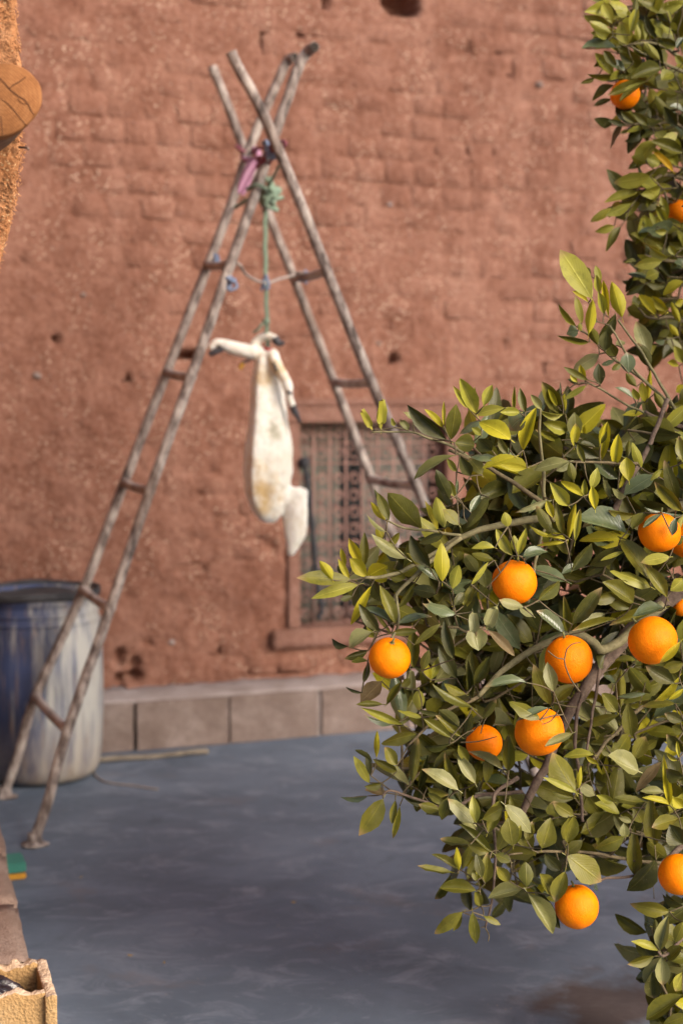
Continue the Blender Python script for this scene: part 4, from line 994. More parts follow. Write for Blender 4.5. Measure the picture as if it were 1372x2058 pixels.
R3 = (680, 740, 3.267, 2.64, '''225,410,145,250,60,lC;280,405,285,180,80,lC;270,400,262,260,35,l;460,410,405,330,55,pC;490,330,415,290,50,pC;370,390,350,330,40,lC;705,470,455,235,110,d;680,390,580,265,50,y;690,380,690,215,28,y;735,470,770,240,110,d;760,490,890,510,140,d;770,570,468,700,60,p;775,680,710,595,50,l;865,710,795,575,85,d;940,700,860,580,90,d;905,300,790,60,110,m;850,265,745,110,50,l;885,250,890,115,35,l;950,250,1010,110,75,l;1090,260,880,300,70,l;1190,290,1055,290,65,l;1130,470,930,330,130,y;1225,320,1110,370,150,b;1210,540,1290,260,100,y;930,345,780,420,60,b;935,440,870,390,50,m;1005,540,920,450,110,d;1165,580,1010,420,70,b;1150,290,1155,115,28,m;1225,290,1185,130,60,m;1330,270,1255,170,60,p;1155,580,935,640,70,y;1235,655,1060,640,55,y;1040,590,865,560,60,b;730,860,635,680,90,d;765,850,725,735,60,l;775,830,780,730,22,b;990,850,840,1060,80,d;935,830,865,950,60,b;325,990,230,795,40,d;330,1000,255,810,75,m;310,1000,205,875,55,y;315,1075,175,970,35,p;545,1050,320,840,160,m;650,1060,575,870,48,y;695,1050,640,845,100,m;790,1030,690,920,90,d;700,1050,755,950,50,d;690,1090,520,1150,70,d;150,1300,65,1110,70,y;165,1310,170,1080,70,m;190,1370,75,1250,100,y;185,1370,320,1290,150,y;70,1395,0,1250,50,y;45,1310,15,1180,40,y;450,1250,210,1100,90,p;290,1120,250,1040,60,y;310,1190,405,1080,50,l;600,1310,475,1090,110,d;545,1340,445,1200,55,m;680,1400,675,1150,110,y;745,1450,790,1290,90,m;660,1400,510,1280,60,b;440,1380,310,1330,80,d;420,1390,340,1370,70,l;215,1380,300,1550,100,d;375,1680,280,1420,90,m;215,1430,70,1700,70,y;260,1740,140,1570,100,d;500,1410,390,1570,60,m;640,1480,480,1450,100,d;750,1610,560,1530,85,b;755,1560,830,1470,70,d;390,1670,600,1610,45,b;1020,1260,875,1220,60,m;1025,1180,880,1160,50,m;1140,1230,1040,1050,80,m;1110,1040,1090,950,80,m;1165,1210,1150,1100,70,l;1205,1240,1370,1180,80,b;1180,1230,1230,1050,60,m;870,1420,985,1275,40,l;970,1440,945,1300,110,d;910,1340,820,1220,90,d;-75,1395,-262,1375,0,x;60,1370,-10,1300,60,d;1050,450,1110,560,60,m''')
R3B = (680, 740, 3.267, 2.60, '''80,1390,-265,1365,110,m;130,1420,-170,1500,90,m;-40,1390,-120,1260,70,y;90,1500,10,1520,50,d;820,1560,900,1420,90,mC;1040,1560,960,1720,110,pC;880,1600,900,1780,90,pC''')
R4 = (1000, 740, 3.688, 2.64, '''525,690,265,735,90,p;535,690,430,770,70,p;750,665,565,540,90,d;770,680,810,395,80,y;865,730,890,490,100,y;960,660,970,530,40,d;970,840,950,660,120,y;630,950,470,825,70,y;645,960,640,820,50,l;720,1050,695,870,75,y;830,960,770,800,60,pC;520,1020,390,850,110,l;405,975,135,1055,60,p;410,1110,360,980,70,y;400,1230,285,1015,90,m;480,1230,430,1000,70,m;470,1240,300,1080,60,m;520,1270,575,985,60,y;570,1290,610,1040,60,l;400,1250,220,1170,40,y;500,1270,355,1240,50,y;490,1290,300,1310,35,y;905,1270,605,1245,85,y;1020,1080,810,1040,70,l;950,1220,580,1100,180,b;820,1080,620,1150,70,p;1160,790,930,920,130,b;950,950,830,900,70,p;1210,750,1130,830,50,l;1360,1060,1150,830,110,m;1330,980,1230,700,110,d;1372,1090,1070,1050,55,b;1085,1070,1000,1200,100,m;1215,1080,1075,1190,50,bF;1290,1240,1310,1110,70,bF;1310,1230,1372,1080,50,l;1130,1570,910,1230,150,m;1270,1400,1060,1430,100,lF;1250,1700,1110,1450,100,m;1130,1620,850,1480,110,m;1000,1740,790,1580,150,m;1230,1780,1010,1790,80,b;1220,1780,820,1915,90,mF;510,1580,235,1460,110,b;610,1480,470,1520,70,b;790,1430,640,1540,90,d;550,1500,680,1290,110,d;890,1320,690,1480,120,d;930,1360,760,1420,40,l;300,1720,440,1570,110,m;550,1900,760,1650,130,d;520,1960,490,1690,70,m;500,1980,270,1810,100,b;190,1770,0,1720,90,pF;265,1840,160,1770,70,p;880,1860,540,1960,60,m;350,1340,185,1430,70,b;1300,1480,1372,1330,110,m;1372,1560,1280,1650,110,m;1372,900,1290,780,90,d;1372,1250,1290,1300,80,m;1060,740,1000,560,80,m;1372,700,1340,500,90,d;640,700,590,560,60,m;760,560,800,460,40,m;690,900,740,740,80,m;560,840,530,700,70,m''')
R5 = (660, 1200, 3.43, 2.63, '''300,240,135,350,110,p;325,280,230,230,40,m;135,340,20,290,50,d;270,370,95,420,60,d;270,440,155,435,40,l;240,590,280,450,50,m;365,580,215,720,130,n;400,740,510,580,60,m;380,740,185,735,45,m;230,660,120,630,28,d;510,880,240,770,60,l;460,870,240,830,50,b;610,945,355,995,100,m;330,1110,335,915,45,y;470,1160,385,1030,100,m;300,1140,190,1040,40,d;280,1280,180,1105,80,l;290,1230,260,1070,50,d;470,1200,310,1120,70,m;555,1295,250,1180,90,p;575,1280,615,950,90,d;620,1330,680,1080,60,d;370,1280,250,1310,60,m;270,1370,85,1395,50,b;400,1350,250,1340,80,n;375,1390,220,1650,150,m;460,1400,440,1560,60,m;490,1440,440,1650,50,l;770,1470,615,1430,80,m;830,1380,770,1540,90,m;1000,1560,835,1385,120,p;895,1330,660,1170,100,p;900,1330,800,1080,90,m;1010,1285,900,1090,90,p;1085,1280,1110,1075,80,mF;1240,1195,1240,960,100,m;1200,1190,970,1060,70,pF;960,1130,890,1010,80,m;945,965,985,795,75,dF;835,1010,655,1035,50,d;840,970,650,840,80,m;910,960,730,820,80,m;620,640,620,790,100,l;640,830,480,770,45,m;770,810,620,790,40,d;990,760,700,610,70,m;945,670,780,600,70,m;700,570,660,440,55,y;705,570,765,410,60,l;640,510,690,370,70,m;560,500,575,680,90,pC;430,250,620,230,60,m;590,330,770,180,60,m;860,430,790,180,90,d;880,560,760,350,110,d;985,700,960,440,55,d;1000,600,1110,400,90,d;1000,200,1030,370,170,p;1100,230,1290,400,80,n;1360,590,1090,575,60,b;870,120,655,20,90,b;480,180,640,120,50,b;350,240,210,60,90,d;430,180,235,70,60,b;430,250,320,110,32,m;700,1430,500,1350,40,d;800,1430,680,1350,60,m;680,1310,830,1380,70,m;900,900,760,760,90,d;500,620,560,560,60,m;1060,840,1160,700,70,d''')
R6 = (1000, 1200, 3.688, 2.63, '''390,800,255,510,120,mF;410,700,370,490,110,pF;410,780,560,640,110,m;380,820,130,900,60,bF;310,910,100,760,120,mF;550,1010,345,1115,80,pF;80,1280,70,1030,110,m;905,830,910,530,80,m;870,640,790,580,50,b;1090,715,890,720,50,b;880,850,760,710,130,d;900,870,610,960,80,m;1310,640,1090,510,130,d;1350,330,1200,490,70,yF;1340,590,1160,780,70,y;1372,680,1265,760,50,y;1310,790,1060,800,70,m;1020,470,870,450,50,l;1372,480,1210,540,100,m;990,1030,960,800,130,m;1000,1200,1090,1030,130,m;1040,1290,790,1190,180,p;710,1170,490,1160,70,l;750,1240,650,1180,40,y;850,1170,760,1110,90,m;570,1440,380,1150,200,m;585,1450,345,1335,60,l;595,1420,615,1260,40,y;720,1470,610,1390,100,p;560,1490,385,1445,50,m;560,1620,410,1530,110,m;530,1630,490,1820,100,m;860,1780,620,1690,70,lF;860,1730,610,1650,70,mF;900,1610,730,1510,80,lF;860,1520,720,1460,70,m;990,1670,900,1630,50,pF;940,1790,930,1680,80,pF;1210,1220,1010,1440,90,n;1090,1520,870,1510,70,m;1340,1190,1325,1060,35,y;1310,1100,1235,1070,30,y;1330,1210,1245,1155,30,y;1270,1540,1235,1220,70,y;1270,1540,1090,1470,50,y;1230,1450,1070,1420,60,p;1340,1640,1130,1700,110,m;1160,1840,1130,1520,140,m;50,1540,260,1740,130,p;110,1844,70,1640,150,m;1372,920,1230,860,90,d;1372,1000,1290,960,90,m;1372,1150,1250,1000,100,d;1372,1330,1240,1280,110,d;1080,1130,1180,1060,70,m;970,1780,860,1600,90,m;720,1620,830,1700,90,d;1000,1560,1080,1680,110,m;1372,1560,1290,1480,90,y;250,1560,390,1600,70,d''')
R7 = (840, 1600, 2.579, 2.60, '''300,180,170,30,80,p;380,290,200,150,55,m;410,280,500,110,90,m;500,250,530,150,45,l;370,290,255,250,60,m;270,250,115,240,50,d;215,380,60,310,50,m;200,400,0,380,32,m;210,385,200,275,40,y;225,380,270,260,50,m;170,405,85,540,50,d;300,490,110,470,85,m;345,450,360,310,80,m;310,440,305,350,30,l;300,440,280,390,30,m;540,480,360,525,85,p;470,440,400,360,70,m;620,295,430,310,85,m;560,470,555,345,85,m;565,500,705,715,100,pF;600,460,735,680,80,dF;700,520,620,400,80,m;760,390,715,545,100,mF;770,310,960,445,150,m;740,390,660,310,80,d;230,600,80,715,75,m;225,600,180,695,40,m;280,600,300,775,65,m;335,620,430,660,35,d;325,570,290,490,55,m;1120,410,1120,190,85,m;1290,322,1180,250,80,m;1230,330,1100,510,120,d;1070,210,915,280,80,m;1010,180,845,150,45,l;1010,150,840,130,50,d;1300,600,1105,565,85,m;1372,570,1260,530,50,d;1250,800,1290,620,80,p;1245,790,1225,630,50,d;1240,800,1115,745,45,l;1220,830,1080,880,60,m;1260,830,1265,975,90,p;1210,910,1220,1055,90,d;1290,850,1372,780,70,m;1372,650,1330,760,70,m;1372,1030,1185,1165,100,m;1400,1130,1270,1190,60,m;1372,910,1330,1010,80,m;1390,830,1320,850,60,m;300,140,285,0,60,l;360,190,420,20,80,m;330,120,440,60,70,d;590,280,470,20,120,m;640,270,690,130,110,m;770,240,800,100,90,m;560,230,590,130,60,m;720,110,700,30,110,m;850,230,760,300,70,d;1372,250,1300,150,120,d;600,140,700,200,90,d;330,420,300,300,60,d;480,340,400,300,60,m;880,210,950,180,60,m''')

rt = random.Random(17)
PX_M = 1/2858.0
tree_base = Vector((1.06, 3.02, 0))
tree = thing('orange_tree', 'leafy orange tree with ripe fruit reaching in from the right', 'tree', tree_base)
# ---- leaf shapes (length 1 along x, width 1 along y, normal +z)
def leaf_mesh(seed, fold, curl, wave, tone, maxw=.42, twist=0.0):
    r = random.Random(seed); bm = bmesh.new(); uvl = bm.loops.layers.uv.new('UVMap'); rows = []
    nseg = 7
    for i in range(nseg+1):
        t = (0, .07, .2, .38, .58, .78, .92, 1.0)[i]**(1 + (.42-maxw)*2)
        wd = (0, .26, .66, .96, .98, .70, .30, 0)[i]*.5*(1 + .06*math.sin(seed*1.7+i))
        x = t; zc = curl*(t*t - .25*t) + .02*math.sin(t*5+seed)
        tw = twist*(t-.3)
        if wd == 0: rows.append([(bm.verts.new((x, 0, zc)), t, .5)]); continue
        row = []
        for j in range(5):
            v = j/4 - .5; y = v*2*wd
            z = zc + abs(y)*fold*1.1 + wave*(.05*math.sin(t*16 + seed + (2 if v > 0 else 0))*abs(v)*2) - (.10*(abs(v)*2)**2*wd if fold > .2 else 0)
            edge = 1 + (.03*math.sin(t*23+seed) if abs(v) > .4 else 0)
            yy = y*edge
            row.append((bm.verts.new((x + wave*.02*math.sin(t*9+seed*2), yy*math.cos(tw) - (z-zc)*math.sin(tw), zc + (z-zc)*math.cos(tw) + yy*math.sin(tw))), t, v+.5))
        rows.append(row)
    def face(vs):
        f = bm.faces.new([q[0] for q in vs])
        for lp, q in zip(f.loops, vs): lp[uvl].uv = (q[1], q[2])
    for i in range(nseg):
        a, b = rows[i], rows[i+1]
        if len(a) == 1:
            for j in range(4): face((a[0], b[j+1], b[j]))
        elif len(b) == 1:
            for j in range(4): face((a[j], a[j+1], b[0]))
        else:
            for j in range(4): face((a[j], a[j+1], b[j+1], b[j]))
    # stalk
    p0 = [(-.13, .0, -.02), (-.05, 0, -.005), (.06, 0, zc*0)]
    for i in range(2):
        a, b = p0[i], p0[i+1]; w_ = .018
        va = [bm.verts.new((a[0], a[1]+s_, a[2]-.004)) for s_ in (-w_, w_)]; vb = [bm.verts.new((b[0], b[1]+s_, b[2]-.004)) for s_ in (-w_, w_)]
        f = bm.faces.new((va[0], va[1], vb[1], vb[0]))
        for lp in f.loops: lp[uvl].uv = (.02, .5)
    bm.normal_update()
    me = bpy.data.meshes.new('leaf'); bm.to_mesh(me); bm.free(); me.shade_smooth(); me.materials.append(LEAF[tone]); return me
SHAPES = [(.15, -.30, .4, .40, .2), (.45, -.40, .5, .42, .0), (.75, .15, .3, .45, -.2), (-.35, .30, .4, .40, .35), (.95, -.20, .3, .44, .0), (-.2, -.35, .9, .38, .4), (.55, -.60, .5, .43, -.4), (.8, .35, .4, .42, .5)]
LM = {t: [leaf_mesh(31*i + ord(t), f, c, w_, t, mw, tw) for i, (f, c, w_, mw, tw) in enumerate(SHAPES)] for t in LEAF}
CURL = {t: [leaf_mesh(700 + 31*i + ord(t), .5, .5 - .9*i, 6.0, t, .42, 1.3 - 2.3*i) for i in range(2)] for t in 'lpm'}
def leaf_matrix(base, tip, width, roll, r):
    L = tip - base; ln = L.length; xa = L/ln
    tocam = (CAM - base).normalized()
    upv = Vector((0, 0, 1))
    n = tocam*math.cos(roll) + upv*math.sin(roll)
    n = n - xa*n.dot(xa)
    if n.length < 1e-3: n = xa.orthogonal()
    n.normalize(); 
    k_ = max(.62, abs(n.dot((tocam - xa*tocam.dot(xa)).normalized())))
    ya = n.cross(xa)
    return Matrix.Translation(base) @ Matrix((xa, ya, n)).transposed().to_4x4() @ Matrix.Diagonal((ln, width/k_, max(ln*.55, width*.8)*1.0, 1))
leaf_rows = []         # (matrix, mesh, base point, apparent size)
def over_orange(p0, p1):
    best = None
    for ox, oy, orr, oY, _ in ORANGES:
        for u in (0, .25, .5, .75, 1):
            x, y = p0[0] + (p1[0]-p0[0])*u, p0[1] + (p1[1]-p0[1])*u
            if (x-ox)**2 + (y-oy)**2 < (orr*1.06)**2: best = (oY, orr*oY*PX_M) if best is None or oY < best[0] else best
    return best
for (x0, y0, sc, Yd, txt) in (R1, R2, R2B, R3, R3B, R4, R5, R6, R7):
    for it in txt.split(';'):
        f = it.strip().split(',')
        bx, by, tx_, ty_, wd = [float(q) for q in f[:5]]; tn = f[5]
        if tn[0] == 'x' or wd == 0: continue
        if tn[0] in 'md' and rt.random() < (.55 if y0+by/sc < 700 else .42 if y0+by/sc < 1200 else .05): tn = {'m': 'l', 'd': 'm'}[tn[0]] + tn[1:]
        p0 = (x0+bx/sc, y0+by/sc); p1 = (x0+tx_/sc, y0+ty_/sc); wpx = wd/sc
        Y = Yd + rt.uniform(-.06, .06)
        if Yd < 2.7: Y += .05*math.sin(p0[0]*.011) + (.10 if p0[0] > 1150 and p0[1] < 1150 else 0)*0
        lpx = math.hypot(p1[0]-p0[0], p1[1]-p0[1]); lm = lpx*Y*PX_M
        dz = rt.uniform(-.40, .22)*lm if 'F' not in tn else rt.uniform(-.12, .02)*lm
        oo = over_orange(p0, p1)
        if oo:
            if 'F' in tn: Y = oo[0] - oo[1]*1.02 - .012; dz = max(-.02, min(.03, dz))
            else: Y = max(Y, oo[0] + oo[1]*.9); dz = abs(dz)*.3
        base = at(p0[0], p0[1], Y); tip = at(p1[0], p1[1], Y + dz)
        roll = {'b': rt.uniform(.6, 1.0), 'p': rt.uniform(.2, .8), 'd': rt.uniform(-.95, .1), 'y': rt.uniform(-.6, .7)}.get(tn[0], rt.uniform(-.75, .8))
        msh = rt.choice(CURL[tn[0]]) if ('C' in tn and tn[0] in CURL) else rt.choice(LM[tn[0]])
        wm = wpx*Y*PX_M * (.78 if 'C' in tn else 1.0 if Yd > 2.8 else .92)
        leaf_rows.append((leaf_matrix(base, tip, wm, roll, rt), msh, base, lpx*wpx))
# ---- limbs and branches (pixel polyline, distance start, distance end, radius start, radius end, wood)
trunk_top = Vector((.98, 2.98, .62))
BRANCH = [
 ([(1440, 1120), (1330, 1215), (1262, 1274), (1215, 1330), (1168, 1395), (1138, 1440), (1100, 1530), (1062, 1600), (1040, 1650)], 2.86, 2.72, .018, .007, 'bark'),
 ([(1330, 1215), (1222, 1302), (1190, 1290), (1146, 1275), (1081, 1300), (1005, 1353), (960, 1400)], 2.82, 2.70, .011, .005, 'greenwood'),
 ([(1400, 1010), (1240, 1040), (1140, 1042), (1078, 1044), (986, 1058), (925, 1082), (864, 1117), (796, 1152), (735, 1162)], 2.85, 2.64, .010, .003, 'greenwood'),
 ([(925, 1082), (870, 1125), (839, 1151), (796, 1196), (780, 1240)], 2.69, 2.65, .005, .003, 'greenwood'),
 ([(925, 1076), (870, 1066), (812, 1061), (778, 1046)], 2.68, 2.64, .003, .0018, 'greenwood'),
 ([(960, 930), (906, 898), (860, 880), (821, 870), (746, 870)], 2.68, 2.62, .0035, .0015, 'greenwood'),
 ([(1130, 1040), (1060, 990), (1000, 950), (960, 930), (900, 905)], 2.74, 2.66, .005, .003, 'twig'),
 ([(1110, 1045), (1095, 1000), (1090, 940), (1084, 870), (1083, 820)], 2.70, 2.64, .0045, .002, 'greenwood'),
 ([(1340, 800), (1306, 889), (1282, 935), (1263, 965), (1230, 1035)], 2.80, 2.72, .0045, .006, 'bark'),
 ([(1282, 933), (1220, 930), (1146, 927), (1120, 930)], 2.72, 2.66, .003, .0018, 'twig'),
 ([(1360, 830), (1354, 815), (1330, 780), (1308, 742), (1277, 692), (1240, 642)], 2.86, 2.84, .004, .002, 'greenwood'),
 ([(1350, 812), (1310, 780), (1275, 745), (1256, 710), (1225, 655)], 2.87, 2.84, .0035, .002, 'greenwood'),
 ([(1300, 770), (1234, 723), (1200, 690), (1166, 664)], 2.87, 2.84, .003, .002, 'greenwood'),
 ([(1350, 852), (1320, 842), (1262, 815), (1220, 790), (1186, 773)], 2.86, 2.84, .003, .0018, 'greenwood'),
 ([(1440, 900), (1380, 865), (1350, 852), (1295, 828)], 2.9, 2.85, .006, .003, 'bark'),
 ([(1206, 1345), (1196, 1400), (1187, 1444), (1179, 1509)], 2.76, 2.70, .0035, .0025, 'bark'),
 ([(1168, 1395), (1158, 1430), (1155, 1471), (1156, 1512), (1165, 1580), (1172, 1650)], 2.74, 2.72, .004, .003, 'bark'),
 ([(1290, 1420), (1240, 1470), (1210, 1500), (1180, 1540)], 2.78, 2.68, .004, .003, 'twig'),
 ([(1040, 1560), (1000, 1590), (991, 1616), (993, 1700), (993, 1782), (976, 1864)], 2.68, 2.60, .0045, .0018, 'bark'),
 ([(1330, 1735), (1259, 1726), (1170, 1712), (1080, 1714), (1020, 1716)], 2.70, 2.60, .004, .002, 'twig'),
 ([(1340, 1740), (1255, 1763), (1215, 1766), (1185, 1777)], 2.68, 2.62, .003, .0025, 'bark'),
 ([(1440, 1640), (1380, 1690), (1330, 1735), (1290, 1760)], 2.84, 2.68, .008, .004, 'bark'),
 ([(1050, 1590), (960, 1600), (900, 1625), (849, 1611), (785, 1588), (770, 1600)], 2.70, 2.60, .004, .0018, 'bark'),
 ([(960, 1400), (900, 1430), (850, 1470), (820, 1500)], 2.70, 2.62, .004, .002, 'twig'),
 ([(1440, 1880), (1390, 1870), (1340, 1920), (1322, 1915)], 2.74, 2.60, .005, .002, 'bark'),
 ([(1430, 150), (1372, 119), (1337, 96), (1304, 86), (1240, 95)], 3.4, 3.28, .006, .002, 'greenwood'),
 ([(1430, 170), (1372, 144), (1325, 124), (1297, 111), (1230, 75)], 3.4, 3.28, .005, .002, 'greenwood'),
 ([(1440, 380), (1372, 360), (1330, 352), (1290, 385), (1255, 430)], 3.4, 3.28, .006, .002, 'twig'),
 ([(1440, 320), (1360, 250), (1300, 250), (1250, 248)], 3.4, 3.28, .005, .002, 'twig'),
 ([(1440, 560), (1372, 530), (1320, 520), (1290, 515)], 3.3, 3.18, .005, .002, 'twig'),
 ([(1440, 680), (1360, 640), (1310, 640), (1280, 620)], 3.3, 3.18, .005, .002, 'twig'),
 ([(1060, 1210), (1075, 1130), (1085, 1090), (1100, 1045)], 2.62, 2.70, .003, .003, 'greenwood'),
 ([(787, 1283), (796, 1262), (800, 1240), (796, 1196)], 2.60, 2.65, .0022, .003, 'greenwood'),
]
nodes = []
NEAR = []
for pl, Ya, Yb, ra_, rb_, wood in BRANCH:
    P = catmull([at(px, py, Ya + (Yb-Ya)*i/(len(pl)-1)) for i, (px, py) in enumerate(pl)], 5)
    P = [p + Vector((noise.noise(p*23), noise.noise(p*23 + Vector((7, 0, 0))), noise.noise(p*23 + Vector((0, 7, 0)))))*.004 for p in P]
    bm = bmesh.new(); tube(bm, P, (ra_, rb_), 8, lump=.12, seed=int(pl[0][0])); finish(bm)
    keep(bm_obj('branch', bm, M[wood]), tree); nodes += P
# off-frame limbs joining everything to the trunk
def limbw(pts, ra_, rb_):
    P = catmull(pts, 6); bm = bmesh.new(); tube(bm, P, (ra_, rb_), 10, lump=.1); finish(bm); keep(bm_obj('limb', bm, M['bark']), tree); return P
trunkP = catmull([tree_base + Vector((0, 0, -.03)), tree_base + Vector((-.02, -.01, .3)), trunk_top], 6)
bm = bmesh.new(); tube(bm, trunkP, (.062, .045), 14, lump=.12); finish(bm); keep(bm_obj('trunk', bm, M['bark']), tree)
hubs = []
for end, via in ((at(1440, 1120, 2.86), Vector((.93, 2.95, .85))), (at(1400, 1010, 2.85), Vector((.95, 2.92, 1.0))), (at(1440, 900, 2.9), Vector((.96, 2.95, 1.1))), (at(1440, 1640, 2.84), Vector((.9, 2.94, .58))), (at(1440, 1880, 2.74), Vector((.86, 2.9, .42))),
        (at(1440, 380, 3.4), Vector((1.05, 3.2, 1.3))), (at(1430, 160, 3.4), Vector((1.1, 3.25, 1.4))), (at(1440, 620, 3.3), Vector((1.0, 3.15, 1.2))), (Vector((1.5, 3.0, 1.9)), Vector((1.2, 3.0, 1.2))), (Vector((1.25, 3.5, 2.1)), Vector((1.1, 3.3, 1.3))), (Vector((1.6, 3.4, 1.4)), Vector((1.25, 3.2, 1.0))), (Vector((1.5, 2.6, 1.4)), Vector((1.2, 2.8, 1.0)))):
    P = limbw([trunk_top + Vector((0, 0, -.03)), via, end], .024, .009); hubs += P
nodes += hubs

# ---- filling sprigs inside the crown: behind the front leaves, and the rest of the crown out of frame
def inside(poly, x, y):
    c = False; j = len(poly)-1
    for i in range(len(poly)):
        xi, yi = poly[i]; xj, yj = poly[j]
        if (yi > y) != (yj > y) and x < (xj-xi)*(y-yi)/(yj-yi)+xi: c = not c
        j = i
    return c
MAIN = [(700, 1175), (800, 1130), (900, 1010), (960, 960), (960, 870), (1080, 850), (1200, 900), (1300, 850), (1390, 780), (1390, 1740), (1270, 1730), (1160, 1730), (1080, 1770), (1010, 1800), (930, 1780), (900, 1700), (930, 1640), (860, 1580), (800, 1560), (850, 1500), (790, 1440), (760, 1390), (850, 1330), (840, 1270), (730, 1260)]
TOP = [(1215, 30), (1390, 20), (1390, 740), (1310, 690), (1285, 620), (1275, 560), (1300, 500), (1290, 420), (1330, 340), (1300, 290), (1270, 240), (1240, 130)]
LOW = [(1310, 1830), (1390, 1800), (1390, 2070), (1330, 2060), (1310, 1960)]
GAPS = [(1235, 1405, 62), (1075, 1600, 34), (1190, 1470, 30), (1160, 1205, 34), (1130, 1160, 20), (1240, 790, 40)]
mass = []   # (matrix, mesh)
def sprig(c, d, n, size, pal, front=0.0):
    """leaves set alternately along a short shoot"""
    d = d.normalized(); L = size*rt.uniform(1.0, 1.5); pts = [c + d*L*u for u in (0, .5, 1)]
    a = d.orthogonal().normalized(); th = rt.uniform(0, 6.28)
    for i in range(n):
        u = (i+.6)/n; p = c + d*L*u; th += 2.4
        o_ = (a*math.cos(th) + d.cross(a)*math.sin(th)); ld = (o_*rt.uniform(.6, 1.0) + d*rt.uniform(.35, .9) + Vector((0, 0, rt.uniform(-.2, .2)))).normalized()
        ln = size*rt.uniform(.65, 1.15)*(1.0 if i < n-1 else .8)
        mass.append((leaf_matrix(p, p + ld*ln, ln*rt.uniform(.32, .42), rt.uniform(-.8, 1.2), rt), rt.choice(LM[rt.choice(pal)]), p))
    return pts
shoots = []
for poly, Y0, dY, cnt, bb in ((MAIN, 2.83, .34, 300, (700, 1390, 780, 1800)), (TOP, 3.42, .35, 40, (1215, 1390, 20, 740)), (LOW, 2.72, .2, 16, (1310, 1390, 1800, 2070))):
    made = 0
    while made < cnt:
        px, py = rt.uniform(bb[0], bb[1]), rt.uniform(bb[2], bb[3])
        if not inside(poly, px, py): continue
        if any((px-gx)**2 + (py-gy_)**2 < gr**2 for gx, gy_, gr in GAPS): continue
        Y = Y0 + dY*rt.random()**1.2; 
        if over_orange((px, py), (px, py)) and Y < 2.8: Y += .14
        edge = not all(inside(poly, px+ax_, py+ay_) for ax_, ay_ in ((-70, 0), (0, 70), (0, -70)))
        d = Vector((rt.uniform(-.9, .1), rt.uniform(-.4, .6), rt.uniform(-.5, .7)))
        if edge: d = Vector((rt.uniform(-.1, .9), rt.uniform(.1, .9), rt.uniform(-.3, .3)))
        c_ = at(px, py, Y)
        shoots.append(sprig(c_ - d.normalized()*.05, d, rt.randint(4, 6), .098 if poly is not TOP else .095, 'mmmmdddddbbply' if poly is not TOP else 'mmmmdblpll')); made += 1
for px, py, ang, n, pal in ((1255, 70, 150, 5, 'llm'), (1240, 45, 120, 5, 'llp'), (1300, 40, 100, 5, 'lml'), (1350, 60, 110, 5, 'lmm'), (1265, 110, 175, 5, 'lmb'), (1300, 130, 160, 6, 'mmd'), (1260, 150, 190, 5, 'ldm'), (1330, 180, 170, 5, 'mmd'), (1310, 240, 185, 6, 'mdd'), (1285, 255, 175, 5, 'mdd'), (1340, 290, 160, 5, 'mlb'),
        (1330, 330, 170, 5, 'llm'), (1320, 380, 185, 5, 'lmm'), (1290, 395, 195, 5, 'llm'), (1300, 430, 205, 4, 'llm'), (1350, 450, 150, 5, 'mlb'), (1340, 510, 170, 5, 'mdm'), (1330, 555, 175, 6, 'mdb'), (1320, 600, 180, 6, 'myd'), (1345, 640, 170, 5, 'myd'), (1350, 690, 190, 5, 'mdd')):
    d = Vector((math.cos(R(ang)), rt.uniform(-.35, .1), math.sin(R(ang)))); c_ = at(px, py, 3.33)
    shoots.append(sprig(c_ - d*.05, d, n, .085, pal))
made = 0
while made < 380:
    v = Vector((rt.gauss(0, 1), rt.gauss(0, 1), rt.gauss(0, 1))).normalized()*rt.uniform(.25, 1.0)**.5
    c_ = Vector((1.38, 3.05, 1.45)) + Vector((v.x*.80, v.y*.75, v.z*1.15))
    px, py = proj(c_)
    if px < 1470 or c_.z < .25: continue
    shoots.append(sprig(c_, v + Vector((rt.uniform(-.4, .4), rt.uniform(-.4, .4), .2)), 6, .085, 'mmmlddby')); made += 1
# ---- twigs: every leaf base is joined to the nearest wood
tw_bm = bmesh.new()
for pts in shoots: tube(tw_bm, pts, (.0022, .0012), 5, caps=False)
import heapq
from mathutils import kdtree
targets = [(b, .0011) for _, _, b, _ in leaf_rows] + [(p[0], .0024) for p in shoots]
kd = kdtree.KDTree(len(nodes)); [kd.insert(p, i) for i, p in enumerate(nodes)]; kd.balance()
order = sorted(range(len(targets)), key=lambda i: kd.find(targets[i][0])[2])
net = list(nodes); grid = {}
CELL = .06
def gkey(p): return (int(p.x//CELL), int(p.y//CELL), int(p.z//CELL))
for p in net: grid.setdefault(gkey(p), []).append(p)
def nearest(p):
    k0 = gkey(p); best = None; bd = 9
    for rr in range(0, 8):
        for i in range(-rr, rr+1):
            for j in range(-rr, rr+1):
                for l in range(-rr, rr+1):
                    if max(abs(i), abs(j), abs(l)) != rr: continue
                    for q in grid.get((k0[0]+i, k0[1]+j, k0[2]+l), ()):
                        d = (q-p).length
                        if d < bd: bd = d; best = q
        if best is not None and bd <= rr*CELL: break
    return best, bd
for i in order:
    p, r_ = targets[i]; q, d = nearest(p)
    if q is None or d < .004:
        grid.setdefault(gkey(p), []).append(p); continue
    if d > .28: continue
    mid = (p+q)/2 + Vector((rt.uniform(-1, 1), rt.uniform(-1, 1), rt.uniform(-1, .6)))*d*.06
    tube(tw_bm, catmull([q, mid, p], 3), (r_*1.35, r_), 5, caps=False)
    for w_ in (p, mid): grid.setdefault(gkey(w_), []).append(w_)
